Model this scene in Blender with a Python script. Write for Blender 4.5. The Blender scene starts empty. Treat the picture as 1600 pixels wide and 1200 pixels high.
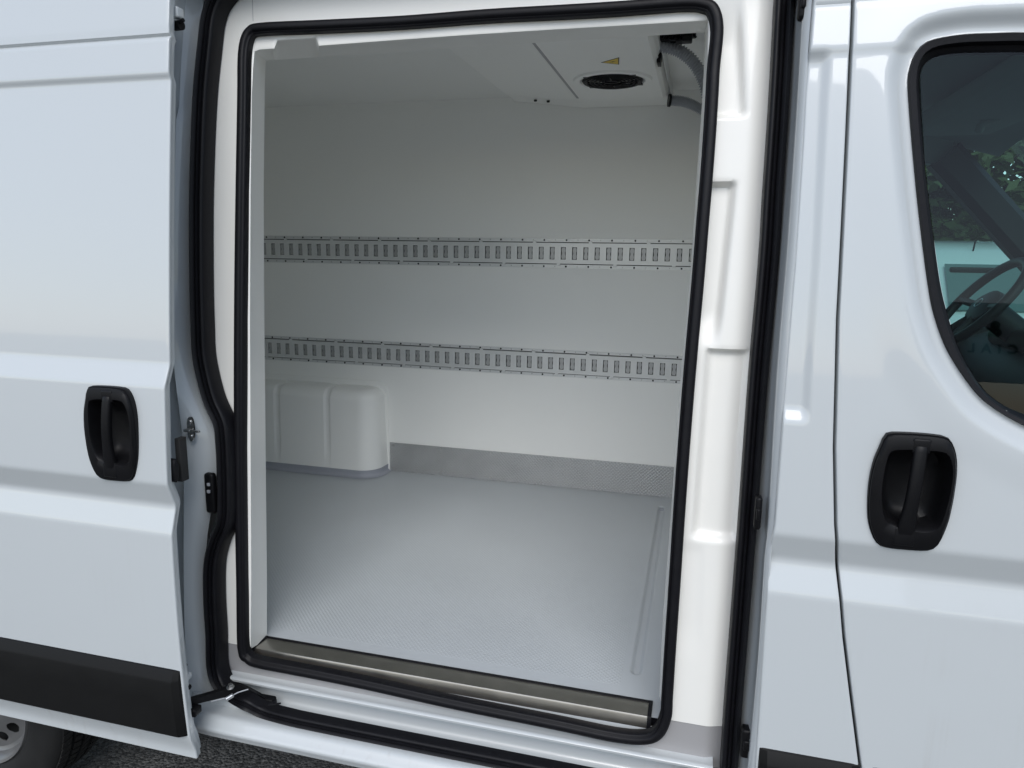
import bpy, bmesh, math, random
import numpy as np
from mathutils import Vector, Matrix

sc = bpy.context.scene
C = sc.collection
random.seed(4)

# ------------------------------------------------------------------ camera
FPX = 1105.0                                   # focal length in pixels of the 1600 px wide photograph
_vx = np.array([4315., 270., -FPX]); _vx /= np.linalg.norm(_vx)
_vy = np.array([295., -205., FPX]); _vy -= _vx * _vx.dot(_vy); _vy /= np.linalg.norm(_vy)
_vz = -np.cross(_vx, _vy)
if _vz[1] > 0: _vz = -_vz
RW = np.stack([_vx, _vy, _vz])                 # world = RW @ (right, down, forward)
CAM = np.array([0., -1.45, 1.75])
cd = bpy.data.cameras.new('camera'); cam = bpy.data.objects.new('camera', cd); C.objects.link(cam)
cd.lens = 36.0 * FPX / 1600.0; cd.sensor_width = 36.0; cd.clip_start = 0.02; cd.clip_end = 2000
M3 = Matrix((RW[:, 0], -RW[:, 1], -RW[:, 2])).transposed()
cam.matrix_world = Matrix.Translation(Vector(CAM)) @ M3.to_4x4()
sc.camera = cam
sc.render.resolution_x = 1024; sc.render.resolution_y = 768

# ------------------------------------------------------------------ sky, sun, exposure (bright overcast)
SUN_EL, SUN_AZ = 45.0, 164.0                   # azimuth clockwise from +Y, degrees
w = bpy.data.worlds.new('World'); sc.world = w; w.use_nodes = True
nt = w.node_tree; bg = nt.nodes['Background']
sky = nt.nodes.new('ShaderNodeTexSky'); sky.sky_type = 'NISHITA'; sky.sun_disc = False
sky.sun_elevation = math.radians(SUN_EL); sky.sun_rotation = math.radians(-SUN_AZ)   # the sky turns the other way round
sky.air_density = 1.0; sky.dust_density = 0.8; sky.ozone_density = 1.0
hs = nt.nodes.new('ShaderNodeHueSaturation'); hs.inputs['Saturation'].default_value = 0.72
nt.links.new(sky.outputs[0], hs.inputs['Color']); nt.links.new(hs.outputs[0], bg.inputs[0])
bg.inputs[1].default_value = 0.13
sl = bpy.data.lights.new('sun', 'SUN'); sl.energy = 1.5; sl.angle = math.radians(38); sl.color = (1.0, 0.985, 0.96)
so = bpy.data.objects.new('sun', sl); C.objects.link(so)
_a = math.radians(SUN_AZ); _e = math.radians(SUN_EL)
_sd = Vector((math.sin(_a) * math.cos(_e), math.cos(_a) * math.cos(_e), math.sin(_e)))
so.rotation_euler = (-_sd).to_track_quat('-Z', 'Y').to_euler()
so.location = (-3, -6, 8)
vs = sc.view_settings; vs.view_transform = 'Standard'; vs.look = 'None'; vs.gamma = 1; vs.use_curve_mapping = False
vs.exposure = 0.36
sc.render.engine = 'CYCLES'
sc.cycles.max_bounces = 16; sc.cycles.diffuse_bounces = 12; sc.cycles.glossy_bounces = 5; sc.cycles.transparent_max_bounces = 12

# ------------------------------------------------------------------ pixel -> place helpers
def _ray(px, py): return RW @ np.array([px - 800.0, py - 600.0, FPX])
def at_y(px, py, y):
    r = _ray(px, py); return CAM + r * ((y - CAM[1]) / r[1])
def at_z(px, py, z):
    r = _ray(px, py); return CAM + r * ((z - CAM[2]) / r[2])
_sz = np.array([.40, .55, .7, .95, 1.15, 1.45, 1.65, 1.9, 2.13, 2.3, 2.5])
_sy = np.array([-.016, -.018, -.018, -.009, 0., .014, .031, .056, .086, .112, .150])
_sp = np.polyfit(_sz, _sy, 4)
def side(z): return np.polyval(_sp, z)          # tumblehome of the van's flank
def U(px, py, d=0.0):                           # pixel to the flank, d metres behind the skin
    y = d
    for _ in range(12):
        p = at_y(px, py, y); y = float(side(p[2])) + d
    return at_y(px, py, y)
def Us(pts, d=0.0): return [U(x, y, d) for x, y in pts]
def sstep(a, b, x):
    t = np.clip((x - a) / (b - a), 0, 1); return t * t * (3 - 2 * t)
def catmull(pts, n=8, closed=False):
    P = [np.array(p, float) for p in pts]; out = []; N = len(P)
    rng = range(N) if closed else range(N - 1)
    for i in rng:
        if closed: a, b, c, d = P[i - 1], P[i], P[(i + 1) % N], P[(i + 2) % N]
        else: a, b, c, d = P[max(i - 1, 0)], P[i], P[i + 1], P[min(i + 2, N - 1)]
        for k in range(n):
            t = k / n
            out.append(0.5 * ((2 * b) + (c - a) * t + (2 * a - 5 * b + 4 * c - d) * t * t + (3 * b - a - 3 * c + d) * t ** 3))
    if not closed: out.append(P[-1])
    return out
def resample(pts, n, closed=False):
    P = np.array(pts, float)
    if closed: P = np.vstack([P, P[:1]])
    L = np.r_[0, np.cumsum(np.linalg.norm(np.diff(P, axis=0), axis=1))]
    t = np.linspace(0, L[-1], n + 1)[:-1] if closed else np.linspace(0, L[-1], n)
    return np.stack([np.interp(t, L, P[:, k]) for k in range(P.shape[1])], 1)
def inside(poly, x, z):
    r = np.zeros(np.shape(x), bool); P = np.asarray(poly)
    for (x1, z1), (x2, z2) in zip(P, np.roll(P, -1, 0)):
        c = ((z1 > z) != (z2 > z)) & (x < (x2 - x1) * (z - z1) / (z2 - z1 + 1e-12) + x1); r ^= c
    return r
def dist_poly(poly, x, z, closed=True):
    P = np.asarray(poly); d = np.full(np.shape(x), 1e9)
    Q = np.roll(P, -1, 0) if closed else P[1:]
    for (x1, z1), (x2, z2) in zip(P if closed else P[:-1], Q):
        dx, dz = x2 - x1, z2 - z1; l = dx * dx + dz * dz + 1e-12
        t = np.clip(((x - x1) * dx + (z - z1) * dz) / l, 0, 1)
        d = np.minimum(d, np.hypot(x - x1 - t * dx, z - z1 - t * dz))
    return d

# ------------------------------------------------------------------ materials
def mat(name, col, rough=.5, metal=0., coat=0., spec=.5, var=0., vscale=6., bump=None, coat_rough=.05):
    m = bpy.data.materials.new(name); m.use_nodes = True; n = m.node_tree; b = n.nodes['Principled BSDF']
    b.inputs['Base Color'].default_value = (*col, 1); b.inputs['Roughness'].default_value = rough
    b.inputs['Metallic'].default_value = metal; b.inputs['Coat Weight'].default_value = coat
    b.inputs['Coat Roughness'].default_value = coat_rough
    b.inputs['Specular IOR Level'].default_value = spec
    tc = n.nodes.new('ShaderNodeTexCoord')
    if var:
        no = n.nodes.new('ShaderNodeTexNoise'); no.inputs['Scale'].default_value = vscale; no.inputs['Detail'].default_value = 6
        n.links.new(tc.outputs['Object'], no.inputs['Vector'])
        mx = n.nodes.new('ShaderNodeMix'); mx.data_type = 'RGBA'
        mx.inputs['A'].default_value = (*[c * (1 - var) for c in col], 1); mx.inputs['B'].default_value = (*[min(1, c * (1 + var)) for c in col], 1)
        n.links.new(no.outputs[0], mx.inputs['Factor']); n.links.new(mx.outputs['Result'], b.inputs['Base Color'])
        mr = n.nodes.new('ShaderNodeMapRange'); mr.inputs['To Min'].default_value = max(.02, rough * .8); mr.inputs['To Max'].default_value = rough * 1.25
        n.links.new(no.outputs[0], mr.inputs['Value']); n.links.new(mr.outputs[0], b.inputs['Roughness'])
    if bump:
        sc_, st, dd = bump
        no2 = n.nodes.new('ShaderNodeTexNoise'); no2.inputs['Scale'].default_value = sc_; no2.inputs['Detail'].default_value = 3
        n.links.new(tc.outputs['Object'], no2.inputs['Vector'])
        bp = n.nodes.new('ShaderNodeBump'); bp.inputs['Strength'].default_value = st; bp.inputs['Distance'].default_value = dd
        n.links.new(no2.outputs[0], bp.inputs['Height']); n.links.new(bp.outputs[0], b.inputs['Normal'])
    return m

def math_node(n, op, a, b=None):
    k = n.nodes.new('ShaderNodeMath'); k.operation = op
    for i, v in enumerate((a, b)):
        if v is None: continue
        if isinstance(v, (int, float)): k.inputs[i].default_value = v
        else: n.links.new(v, k.inputs[i])
    return k.outputs[0]

def paint_mat():
    m = mat('white_paint', (.556, .588, .600), .35, 0, 1.0, bump=(3.0, .04, .02), coat_rough=.04); n = m.node_tree; b = n.nodes['Principled BSDF']
    tc = n.nodes.new('ShaderNodeTexCoord'); mp = n.nodes.new('ShaderNodeMapping'); mp.inputs['Scale'].default_value = (55, 55, 1.6)
    n.links.new(tc.outputs['Object'], mp.inputs['Vector'])
    st = n.nodes.new('ShaderNodeTexNoise'); st.inputs['Scale'].default_value = 1.0; st.inputs['Detail'].default_value = 5; n.links.new(mp.outputs[0], st.inputs['Vector'])
    bl = n.nodes.new('ShaderNodeTexNoise'); bl.inputs['Scale'].default_value = 2.2; bl.inputs['Detail'].default_value = 4; n.links.new(tc.outputs['Object'], bl.inputs['Vector'])
    f1 = n.nodes.new('ShaderNodeMapRange'); f1.inputs['From Min'].default_value = .56; f1.inputs['From Max'].default_value = .78; n.links.new(st.outputs[0], f1.inputs['Value'])
    f2 = n.nodes.new('ShaderNodeMapRange'); f2.inputs['From Min'].default_value = .5; f2.inputs['From Max'].default_value = .7; n.links.new(bl.outputs[0], f2.inputs['Value'])
    sp = n.nodes.new('ShaderNodeSeparateXYZ'); n.links.new(tc.outputs['Object'], sp.inputs[0])
    f3 = n.nodes.new('ShaderNodeMapRange'); f3.inputs['From Min'].default_value = 1.2; f3.inputs['From Max'].default_value = .55   # road film thickens towards the sill
    n.links.new(sp.outputs[2], f3.inputs['Value'])
    f = math_node(n, 'MULTIPLY', math_node(n, 'MULTIPLY', f1.outputs[0], f2.outputs[0]), f3.outputs[0])
    g = math_node(n, 'ADD', math_node(n, 'MULTIPLY', f, .55), math_node(n, 'MULTIPLY', math_node(n, 'MULTIPLY', f2.outputs[0], f3.outputs[0]), .06))
    mx = n.nodes.new('ShaderNodeMix'); mx.data_type = 'RGBA'; mx.inputs['A'].default_value = (.556, .588, .600, 1); mx.inputs['B'].default_value = (.36, .33, .29, 1)
    n.links.new(g, mx.inputs['Factor']); n.links.new(mx.outputs['Result'], b.inputs['Base Color'])
    return m

def floor_mat():
    m = mat('grey_vinyl', (.48, .51, .53), .36, 0, 0, .5, .06, 3.0); n = m.node_tree; b = n.nodes['Principled BSDF']
    tc = n.nodes.new('ShaderNodeTexCoord'); sp = n.nodes.new('ShaderNodeSeparateXYZ'); n.links.new(tc.outputs['Object'], sp.inputs[0])
    k = 2 * math.pi / .0135
    sx = math_node(n, 'SINE', math_node(n, 'MULTIPLY', sp.outputs[0], k)); sy = math_node(n, 'SINE', math_node(n, 'MULTIPLY', sp.outputs[1], k))
    h = math_node(n, 'MULTIPLY', sx, sy)
    h = math_node(n, 'MAXIMUM', h, 0.15); 
    # plain border welded along the edges: y is measured from the van's root (1.0)
    e = n.nodes.new('ShaderNodeMapRange'); e.inputs['From Min'].default_value = -.735; e.inputs['From Max'].default_value = -.73
    n.links.new(sp.outputs[1], e.inputs['Value'])
    e2 = n.nodes.new('ShaderNodeMapRange'); e2.inputs['From Min'].default_value = .665; e2.inputs['From Max'].default_value = .66   # x border by the bulkhead
    n.links.new(sp.outputs[0], e2.inputs['Value'])
    h = math_node(n, 'MULTIPLY', math_node(n, 'MULTIPLY', h, e.outputs[0]), e2.outputs[0])
    bp = n.nodes.new('ShaderNodeBump'); bp.inputs['Strength'].default_value = .6; bp.inputs['Distance'].default_value = .0013
    n.links.new(h, bp.inputs['Height']); n.links.new(bp.outputs[0], b.inputs['Normal'])
    return m

def plate_mat():
    m = mat('checker_aluminium', (.47, .475, .475), .42, .55, 0, .5, .12, 9.0); n = m.node_tree; b = n.nodes['Principled BSDF']
    tc = n.nodes.new('ShaderNodeTexCoord'); sp = n.nodes.new('ShaderNodeSeparateXYZ'); n.links.new(tc.outputs['Object'], sp.inputs[0])
    k = 2 * math.pi / .0165
    h = math_node(n, 'MULTIPLY', math_node(n, 'SINE', math_node(n, 'MULTIPLY', sp.outputs[0], k)), math_node(n, 'SINE', math_node(n, 'MULTIPLY', sp.outputs[2], k)))
    bp = n.nodes.new('ShaderNodeBump'); bp.inputs['Strength'].default_value = .45; bp.inputs['Distance'].default_value = .002
    n.links.new(h, bp.inputs['Height']); n.links.new(bp.outputs[0], b.inputs['Normal'])
    return m

def glass_mat(name, tint, refl=1.0):
    m = bpy.data.materials.new(name); m.use_nodes = True; n = m.node_tree; n.nodes.clear()
    o = n.nodes.new('ShaderNodeOutputMaterial'); t = n.nodes.new('ShaderNodeBsdfTransparent'); t.inputs[0].default_value = (*tint, 1)
    g = n.nodes.new('ShaderNodeBsdfGlossy'); g.inputs['Roughness'].default_value = .01
    fr = n.nodes.new('ShaderNodeFresnel'); fr.inputs[0].default_value = 1.5
    mx = n.nodes.new('ShaderNodeMixShader')
    n.links.new(math_node(n, 'MULTIPLY', fr.outputs[0], refl), mx.inputs[0]); n.links.new(t.outputs[0], mx.inputs[1]); n.links.new(g.outputs[0], mx.inputs[2])
    n.links.new(mx.outputs[0], o.inputs['Surface']); return m

def asphalt_mat():
    m = mat('asphalt', (.05, .05, .05), .85); n = m.node_tree; b = n.nodes['Principled BSDF']
    tc = n.nodes.new('ShaderNodeTexCoord')
    v = n.nodes.new('ShaderNodeTexVoronoi'); v.inputs['Scale'].default_value = 95; n.links.new(tc.outputs['Object'], v.inputs['Vector'])
    no = n.nodes.new('ShaderNodeTexNoise'); no.inputs['Scale'].default_value = 4; no.inputs['Detail'].default_value = 8; n.links.new(tc.outputs['Object'], no.inputs['Vector'])
    cr = n.nodes.new('ShaderNodeValToRGB'); cr.color_ramp.elements[0].color = (.045, .0445, .0435, 1); cr.color_ramp.elements[1].color = (.31, .305, .295, 1)
    sepc = n.nodes.new('ShaderNodeSeparateColor'); n.links.new(v.outputs['Color'], sepc.inputs[0])
    n.links.new(math_node(n, 'MULTIPLY', sepc.outputs[0], no.outputs[0]), cr.inputs[0]); n.links.new(cr.outputs[0], b.inputs['Base Color'])
    bp = n.nodes.new('ShaderNodeBump'); bp.inputs['Strength'].default_value = 1; bp.inputs['Distance'].default_value = .008
    n.links.new(math_node(n, 'SUBTRACT', 1, v.outputs['Distance']), bp.inputs['Height']); n.links.new(bp.outputs[0], b.inputs['Normal']); return m

M = dict(
    paint=paint_mat(),
    gel=mat('cream_gelcoat', (.90, .89, .845), .34, 0, .2, .5, .02, 5, bump=(7, .12, .01)),
    lining=mat('white_lining', (.925, .925, .895), .42, 0, 0, .5, .02, 3),
    ceil_shaded=mat('ceiling_lining', (.86, .86, .835), .45, 0, 0, .5, .02, 3),  # white lining toned down; the ceiling's shade is put into the colour
    abs=mat('white_abs', (.93, .925, .895), .4, 0, 0, .5, .01, 4),
    rubber=mat('black_rubber', (.006, .006, .008), .48, 0, 0, .25, .25, 40, bump=(160, .15, .002)),
    plastic=mat('black_plastic', (.005, .005, .006), .44, 0, 0, .22, .12, 30, bump=(900, .12, .0006)),
    trim=mat('charcoal_moulding', (.007, .007, .007), .5, 0, 0, .22, .2, 14, bump=(700, .15, .0008)),
    steel=mat('zinc_steel', (.55, .55, .54), .32, 1, 0, .5, .15, 60),
    rail=mat('galvanised_rail', (.74, .75, .745), .36, .35, 0, .5, .06, 25),
    clipmetal_shaded=mat('spring_clip_steel_shaded', (.46, .465, .465), .4, .5, 0, .5, .15, 60),  # clip steel darkened, with the shade of the recessed plates in its colour
    dark=mat('dark_void', (.02, .02, .02), .8),
    bronze=mat('brushed_sill_steel', (.47, .445, .405), .34, 1, 0, .5, .12, 18),
    floor=floor_mat(), plate=plate_mat(),
    vinyl=mat('grey_cove_vinyl', (.36, .375, .42), .4, 0, 0, .5, .05, 5),
    greygel=mat('grey_gelcoat', (.36, .355, .36), .4, 0, 0, .5, .05, 6),
    hose=mat('grey_hose', (.36, .375, .40), .5, 0, 0, .5, .1, 30),
    yellow=mat('sticker_yellow', (.75, .52, .02), .4),
    ink=mat('sticker_black', (.015, .015, .015), .5),
    tyre=mat('tyre_rubber', (.013, .013, .013), .6, 0, 0, .4, .3, 20),
    wheelpaint=mat('silver_wheel_paint', (.25, .25, .25), .35, .6, 0, .5, .08, 20),
    cabgrey=mat('cab_headliner', (.45, .48, .47), .9),
    dash=mat('cab_dark_plastic', (.012, .014, .015), .55),
    glass=glass_mat('tinted_glass', (.42, .69, .65), .9),
    clear=glass_mat('windscreen_glass', (.75, .86, .82), .35),
    asphalt=asphalt_mat(),
    leaf=mat('leaf', (.045, .07, .022), .55, 0, 0, .4, .5, 3),
    bark=mat('bark', (.09, .07, .05), .9, var=.3),
    alu=mat('aluminium_edge', (.7, .71, .72), .3, .9, 0, .5, .05, 30),
)

# ------------------------------------------------------------------ object helpers
ROOT = np.array([-.8, 1.0, -.04])
van = bpy.data.objects.new('cargo_van', None); C.objects.link(van); van.location = ROOT
van['label'] = 'white refrigerated cargo van with its side sliding door open'; van['category'] = 'van'
def link(name, me, parent, origin=ROOT):
    o = bpy.data.objects.new(name, me); C.objects.link(o)
    if parent is not None: o.parent = parent
    return o
def mesh(name, verts, faces, material, parent=van, smooth=True, origin=None, sharp=None):
    org = ROOT if (origin is None and parent is not None) else (np.zeros(3) if origin is None else np.asarray(origin))
    me = bpy.data.meshes.new(name)
    me.from_pydata([tuple(np.asarray(v, float) - org) for v in verts], [], [tuple(int(i) for i in f) for f in faces])
    me.materials.append(material)
    bm = bmesh.new(); bm.from_mesh(me); bmesh.ops.recalc_face_normals(bm, faces=bm.faces); bm.to_mesh(me); bm.free()
    if smooth:
        me.polygons.foreach_set('use_smooth', [True] * len(me.polygons))
        if sharp: me.set_sharp_from_angle(angle=math.radians(sharp))
    me.update()
    return link(name, me, parent)
class B:                                         # collects shapes for ONE mesh
    def __init__(s): s.v = []; s.f = []
    def add(s, v, f):
        k = len(s.v); s.v += [np.asarray(p, float) for p in v]; s.f += [tuple(i + k for i in q) for q in f]; return s
    def box(s, a, b, ch=0.0):
        a = np.minimum(a, b); b = np.maximum(np.asarray(b), a) if False else b
        x0, y0, z0 = a; x1, y1, z1 = b
        if ch <= 0:
            return s.add([(x, y, z) for x in (x0, x1) for y in (y0, y1) for z in (z0, z1)], [(0, 1, 3, 2), (4, 6, 7, 5), (0, 4, 5, 1), (2, 3, 7, 6), (0, 2, 6, 4), (1, 5, 7, 3)])
        bm = bmesh.new(); bmesh.ops.create_cube(bm, size=1)
        for v in bm.verts: v.co = Vector(((x0 + x1) / 2 + v.co.x * (x1 - x0), (y0 + y1) / 2 + v.co.y * (y1 - y0), (z0 + z1) / 2 + v.co.z * (z1 - z0)))
        bmesh.ops.bevel(bm, geom=bm.edges[:], offset=ch, segments=3, affect='EDGES', profile=.5)
        bm.verts.ensure_lookup_table(); s.add([tuple(v.co) for v in bm.verts], [[v.index for v in f.verts] for f in bm.faces]); bm.free(); return s
    def tube(s, path, r, n=12, cap=True):
        P = [np.asarray(p, float) for p in path]; N = len(P); R_ = r if hasattr(r, '__len__') else [r] * N
        T = [P[min(i + 1, N - 1)] - P[max(i - 1, 0)] for i in range(N)]; T = [t / np.linalg.norm(t) for t in T]
        u = np.cross(T[0], (0.13, 0.31, .94)); u /= np.linalg.norm(u); vs_ = []
        for i in range(N):
            u = u - T[i] * u.dot(T[i]); u /= np.linalg.norm(u); k = np.cross(T[i], u)
            for j in range(n):
                a = 2 * math.pi * j / n; vs_.append(P[i] + R_[i] * (math.cos(a) * u + math.sin(a) * k))
        fs = [(i * n + j, i * n + (j + 1) % n, (i + 1) * n + (j + 1) % n, (i + 1) * n + j) for i in range(N - 1) for j in range(n)]
        if cap: fs += [tuple(range(n))[::-1], tuple((N - 1) * n + j for j in range(n))]
        return s.add(vs_, fs)
    def loft(s, rows, closed=False):
        m = len(rows[0]); vs_ = [p for r in rows for p in r]
        fs = [(i * m + j, i * m + (j + 1) % m, (i + 1) * m + (j + 1) % m, (i + 1) * m + j) for i in range(len(rows) - 1) for j in range(m if closed else m - 1)]
        return s.add(vs_, fs)
    def prism(s, prof, x0, x1):                  # (y, z) outline extruded along x
        n = len(prof)
        return s.add([(x, y, z) for x in (x0, x1) for y, z in prof], [tuple(range(n))[::-1], tuple(range(n, 2 * n))] + [(i, (i + 1) % n, n + (i + 1) % n, n + i) for i in range(n)])
    def disc(s, c, r, axis, depth, n=20, dome=0.0):
        c = np.asarray(c, float); ax = np.asarray(axis, float); ax /= np.linalg.norm(ax)
        u = np.cross(ax, (.2, .5, .84)); u /= np.linalg.norm(u); k = np.cross(ax, u)
        ring = lambda rr, h: [c + ax * h + rr * (math.cos(2 * math.pi * j / n) * u + math.sin(2 * math.pi * j / n) * k) for j in range(n)]
        rows = [ring(r, 0), ring(r, depth * .7), ring(r * .85, depth)]
        k0 = len(s.v); s.loft(rows, True); s.f += [tuple(k0 + 2 * n + j for j in range(n)), tuple(k0 + j for j in range(n))[::-1]]; return s
    def make(s, name, material, parent=van, smooth=True, sharp=35, origin=None): return mesh(name, s.v, s.f, material, parent, smooth, origin, sharp)
def put(name, me, pos, parent, rot=None):        # a copy that shares mesh data
    o = bpy.data.objects.new(name, me); C.objects.link(o); o.parent = parent; o.location = Vector(np.asarray(pos, float) - ROOT)
    if rot: o.rotation_euler = rot
    return o
def curve_x(pts, d=0.0):                         # pixel polyline -> x as function of z
    Q = np.array(sorted([tuple(U(a, b, d)[[2, 0]]) for a, b in pts])); return lambda z: np.interp(z, Q[:, 0], Q[:, 1])
def skin(name, zs, xl, xr, nx, depth, material, parent, hole=None, fl=(), fr=(), ft=()):
    zs = np.asarray(zs); u = np.linspace(0, 1, nx)
    X = xl(zs)[:, None] * (1 - u) + xr(zs)[:, None] * u; Z = np.repeat(zs[:, None], nx, 1); Y = depth(X, Z)
    def cols(side_, lst):
        out = []
        for dx, dy in lst: out.append((X[:, side_] + dx, Y[:, side_] + dy, Z[:, side_]))
        return out
    L = cols(0, fl)[::-1]; R_ = cols(-1, fr)
    XX = np.column_stack([c[0] for c in L] + [X] + [c[0] for c in R_]); YY = np.column_stack([c[1] for c in L] + [Y] + [c[1] for c in R_]); ZZ = np.column_stack([c[2] for c in L] + [Z] + [c[2] for c in R_])
    nz, n = XX.shape; V = np.stack([XX, YY, ZZ], -1).reshape(-1, 3)
    bad = np.zeros(nz * n, bool) if hole is None else hole(V[:, 0], V[:, 2])
    F = []
    for i in range(nz - 1):
        for j in range(n - 1):
            q = (i * n + j, i * n + j + 1, (i + 1) * n + j + 1, (i + 1) * n + j)
            if bad[q[0]] and bad[q[1]] and bad[q[2]] and bad[q[3]]: continue
            F.append(q)
    used = np.zeros(len(V), bool); used[np.array(F).ravel()] = True; idx = np.cumsum(used) - 1
    return mesh(name, V[used], [[idx[k] for k in q] for q in F], material, parent, True, sharp=50)
def sweep(path, prof, normal=None):              # prof: (across, out) pairs; out is towards the street (-y)
    P = np.array(path, float); N = len(P); rows = []
    for i in range(N):
        T = P[min(i + 1, N - 1)] - P[max(i - 1, 0)]; T /= np.linalg.norm(T)
        n = np.array([0., -1., .07]) if normal is None else np.asarray(normal, float); n = n - T * T.dot(n); n /= np.linalg.norm(n); b = np.cross(T, n)
        rows.append([P[i] + b * a + n * o for a, o in prof])
    return rows
screw_mesh = None
def tmp_mesh(b, material, name):
    me = bpy.data.meshes.new(name); me.from_pydata([tuple(v) for v in b.v], [], b.f); me.materials.append(material)
    bm = bmesh.new(); bm.from_mesh(me); bmesh.ops.recalc_face_normals(bm, faces=bm.faces); bm.to_mesh(me); bm.free()
    me.polygons.foreach_set('use_smooth', [True] * len(me.polygons)); me.set_sharp_from_angle(angle=math.radians(35)); return me

# ------------------------------------------------------------------ ground
g = B(); g.add([(-300, -300, -.04), (300, -300, -.04), (300, 300, -.04), (-300, 300, -.04)], [(0, 1, 2, 3)])
ground = g.make('ground', M['asphalt'], None, False); ground['kind'] = 'structure'; ground['label'] = 'dark asphalt of the yard under the van'

# ------------------------------------------------------------------ key outlines (pixels of the photograph)
SEAL_OUT = [(348, 1076, .085), (336, 1045, .10), (334, 990, .10), (331, 940, .10), (331, 885, .10), (338, 850, .10), (350, 820, .10), (353, 790, .10), (352, 730, .10), (350, 690, .10), (346, 660, .10), (329, 620, .10), (315, 560, .10),
            (312, 510, .10), (310, 430, .10), (310, 300, .10), (315, 157, .10), (323, 70, .10), (329, 25, .10), (342, -5, .10), (368, -28, .10), (430, -42, .10), (620, -55, .10), (900, -76, .10), (1120, -96, .10), (1195, -92, .10), (1228, -50, .10),
            (1226, 0, .10), (1218, 150, .10), (1208, 300, .10), (1201, 410, .10), (1185, 590, .10), (1168, 820, .10), (1164, 870, .10), (1154, 1000, .10), (1146, 1100, .10), (1139, 1200, .10), (1133, 1262, .09)]
so_pts = [U(*p) for p in SEAL_OUT]
so_bot = [np.array(p) for p in ((.066, .058, .53), (.04, .036, .518), (-.02, .026, .514), (-.5, .024, .514), (-.9, .024, .514), (-1.0, .026, .5145), (-1.07, .031, .516))] + [U(383, 1102, .042), U(362, 1091, .062)]
SEAL_OUT_PATH = catmull(so_pts + so_bot, 6, True)
C_IN = [(379, 1010), (376.5, 900), (375, 700), (375, 500), (377, 300), (379, 150), (381, 100), (384, 66), (392, 50), (410, 45), (428, 44.5), (433, 44.3), (493, 42.3), (498, 42.1), (500, 42), (620, 35), (740, 26), (860, 19), (980, 12), (1070, 6), (1099, 8), (1114, 18), (1120, 45), (1116, 100), (1112, 150), (1101.5, 300), (1093, 410), (1078, 580), (1060, 820), (1050, 960), (1043, 1087)]
C_BOT = [(1040, 1120), (1028, 1145), (1004, 1154), (960, 1150), (870, 1131), (720, 1101), (580, 1071), (460, 1047), (405, 1035), (388, 1028)]
M_IN = [(391, 1014), (392, 900), (391, 700), (390, 500), (391, 300), (393, 150), (395, 105), (397, 82), (397.5, 80), (405, 77), (428, 75.5), (433, 63), (493, 58.5), (498, 71.1), (500, 71), (620, 62), (740, 53.5), (860, 46), (980, 39), (1070, 33.5), (1100, 31.5), (1106, 31), (1107, 45), (1105.5, 100), (1103, 150), (1091, 300), (1084, 410), (1069, 580), (1052, 820), (1041, 960), (1034, 1100)]
B_IN = [(417, 999), (417, 900), (415, 700), (413, 500), (412, 300), (413.5, 150), (414.5, 110), (415.5, 96), (416, 95), (425, 94), (428, 93.8), (433, 93.5), (493, 89.5), (498, 89.1), (500, 89), (620, 80.5), (740, 73), (860, 65.5), (980, 58), (1070, 52.5), (1096, 51), (1101, 50.5), (1101, 60), (1100, 100), (1097.5, 150), (1087, 300), (1080, 410), (1064, 580), (1047, 820), (1036, 960), (1030, 1087)]
LD = .14                                         # depth of the liner's face behind the skin
def reveal_pt(px, py):
    y = .25
    for _ in range(8):
        p = at_y(px, py, y); y = .218 + .074 * (p[2] - .61)
    return at_y(px, py, y)
c3 = [U(x, y, LD - .012) for x, y in C_IN]; cb3 = [U(x, y, LD - .012) for x, y in C_BOT]
SEAL_IN_PATH = catmull([p for k, p in enumerate(c3) if not 10 <= k <= 13] + cb3, 6, True)
SEAL_IN_PATH = [p + np.array((.0011 * math.sin(i * .37) * math.sin(i * .11 + 1), .0012 * math.sin(i * .29), .0010 * math.sin(i * .31 + 2) * math.sin(i * .13))) for i, p in enumerate(SEAL_IN_PATH)]   # pressed on by hand, never quite straight
seal_in_xz = np.array(SEAL_IN_PATH)[:, [0, 2]]; seal_out_xz = np.array(SEAL_OUT_PATH)[:, [0, 2]]

# ------------------------------------------------------------------ cargo box
YW, ZF, ZC = 1.794, .62, 2.424
XB, XR = .035, -3.2                              # bulkhead, rear
b = B().add([(XR, YW, ZF - .05), (XB, YW, ZF - .05), (XB, YW, ZC + .05), (XR, YW, ZC + .05), (XR, YW + .06, ZF - .05), (XB, YW + .06, ZF - .05), (XB, YW + .06, ZC + .05), (XR, YW + .06, ZC + .05)], [(0, 1, 2, 3), (4, 7, 6, 5), (0, 4, 5, 1), (3, 2, 6, 7), (0, 3, 7, 4), (1, 5, 6, 2)])
far_wall = b.make('wall_lining', M['lining'])
B().box((XR, .34, ZC), (XB + .05, YW - .0005, ZC + .06)).make('ceiling_lining', M['ceil_shaded'])
_bz = np.linspace(ZF - .05, ZC, 12)
B().loft([[np.array((x, (.222 + .074 * (z - .61)) if k == 0 else YW, z)) for z in _bz] for x, k in ((XB + .05, 0), (XB, 0), (XB, 1), (XB + .05, 1))]).make('bulkhead', M['lining'], sharp=30)
B().box((XR - .05, .2, ZF - .05), (XR, YW, ZC)).make('rear_lining', M['lining'])
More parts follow.
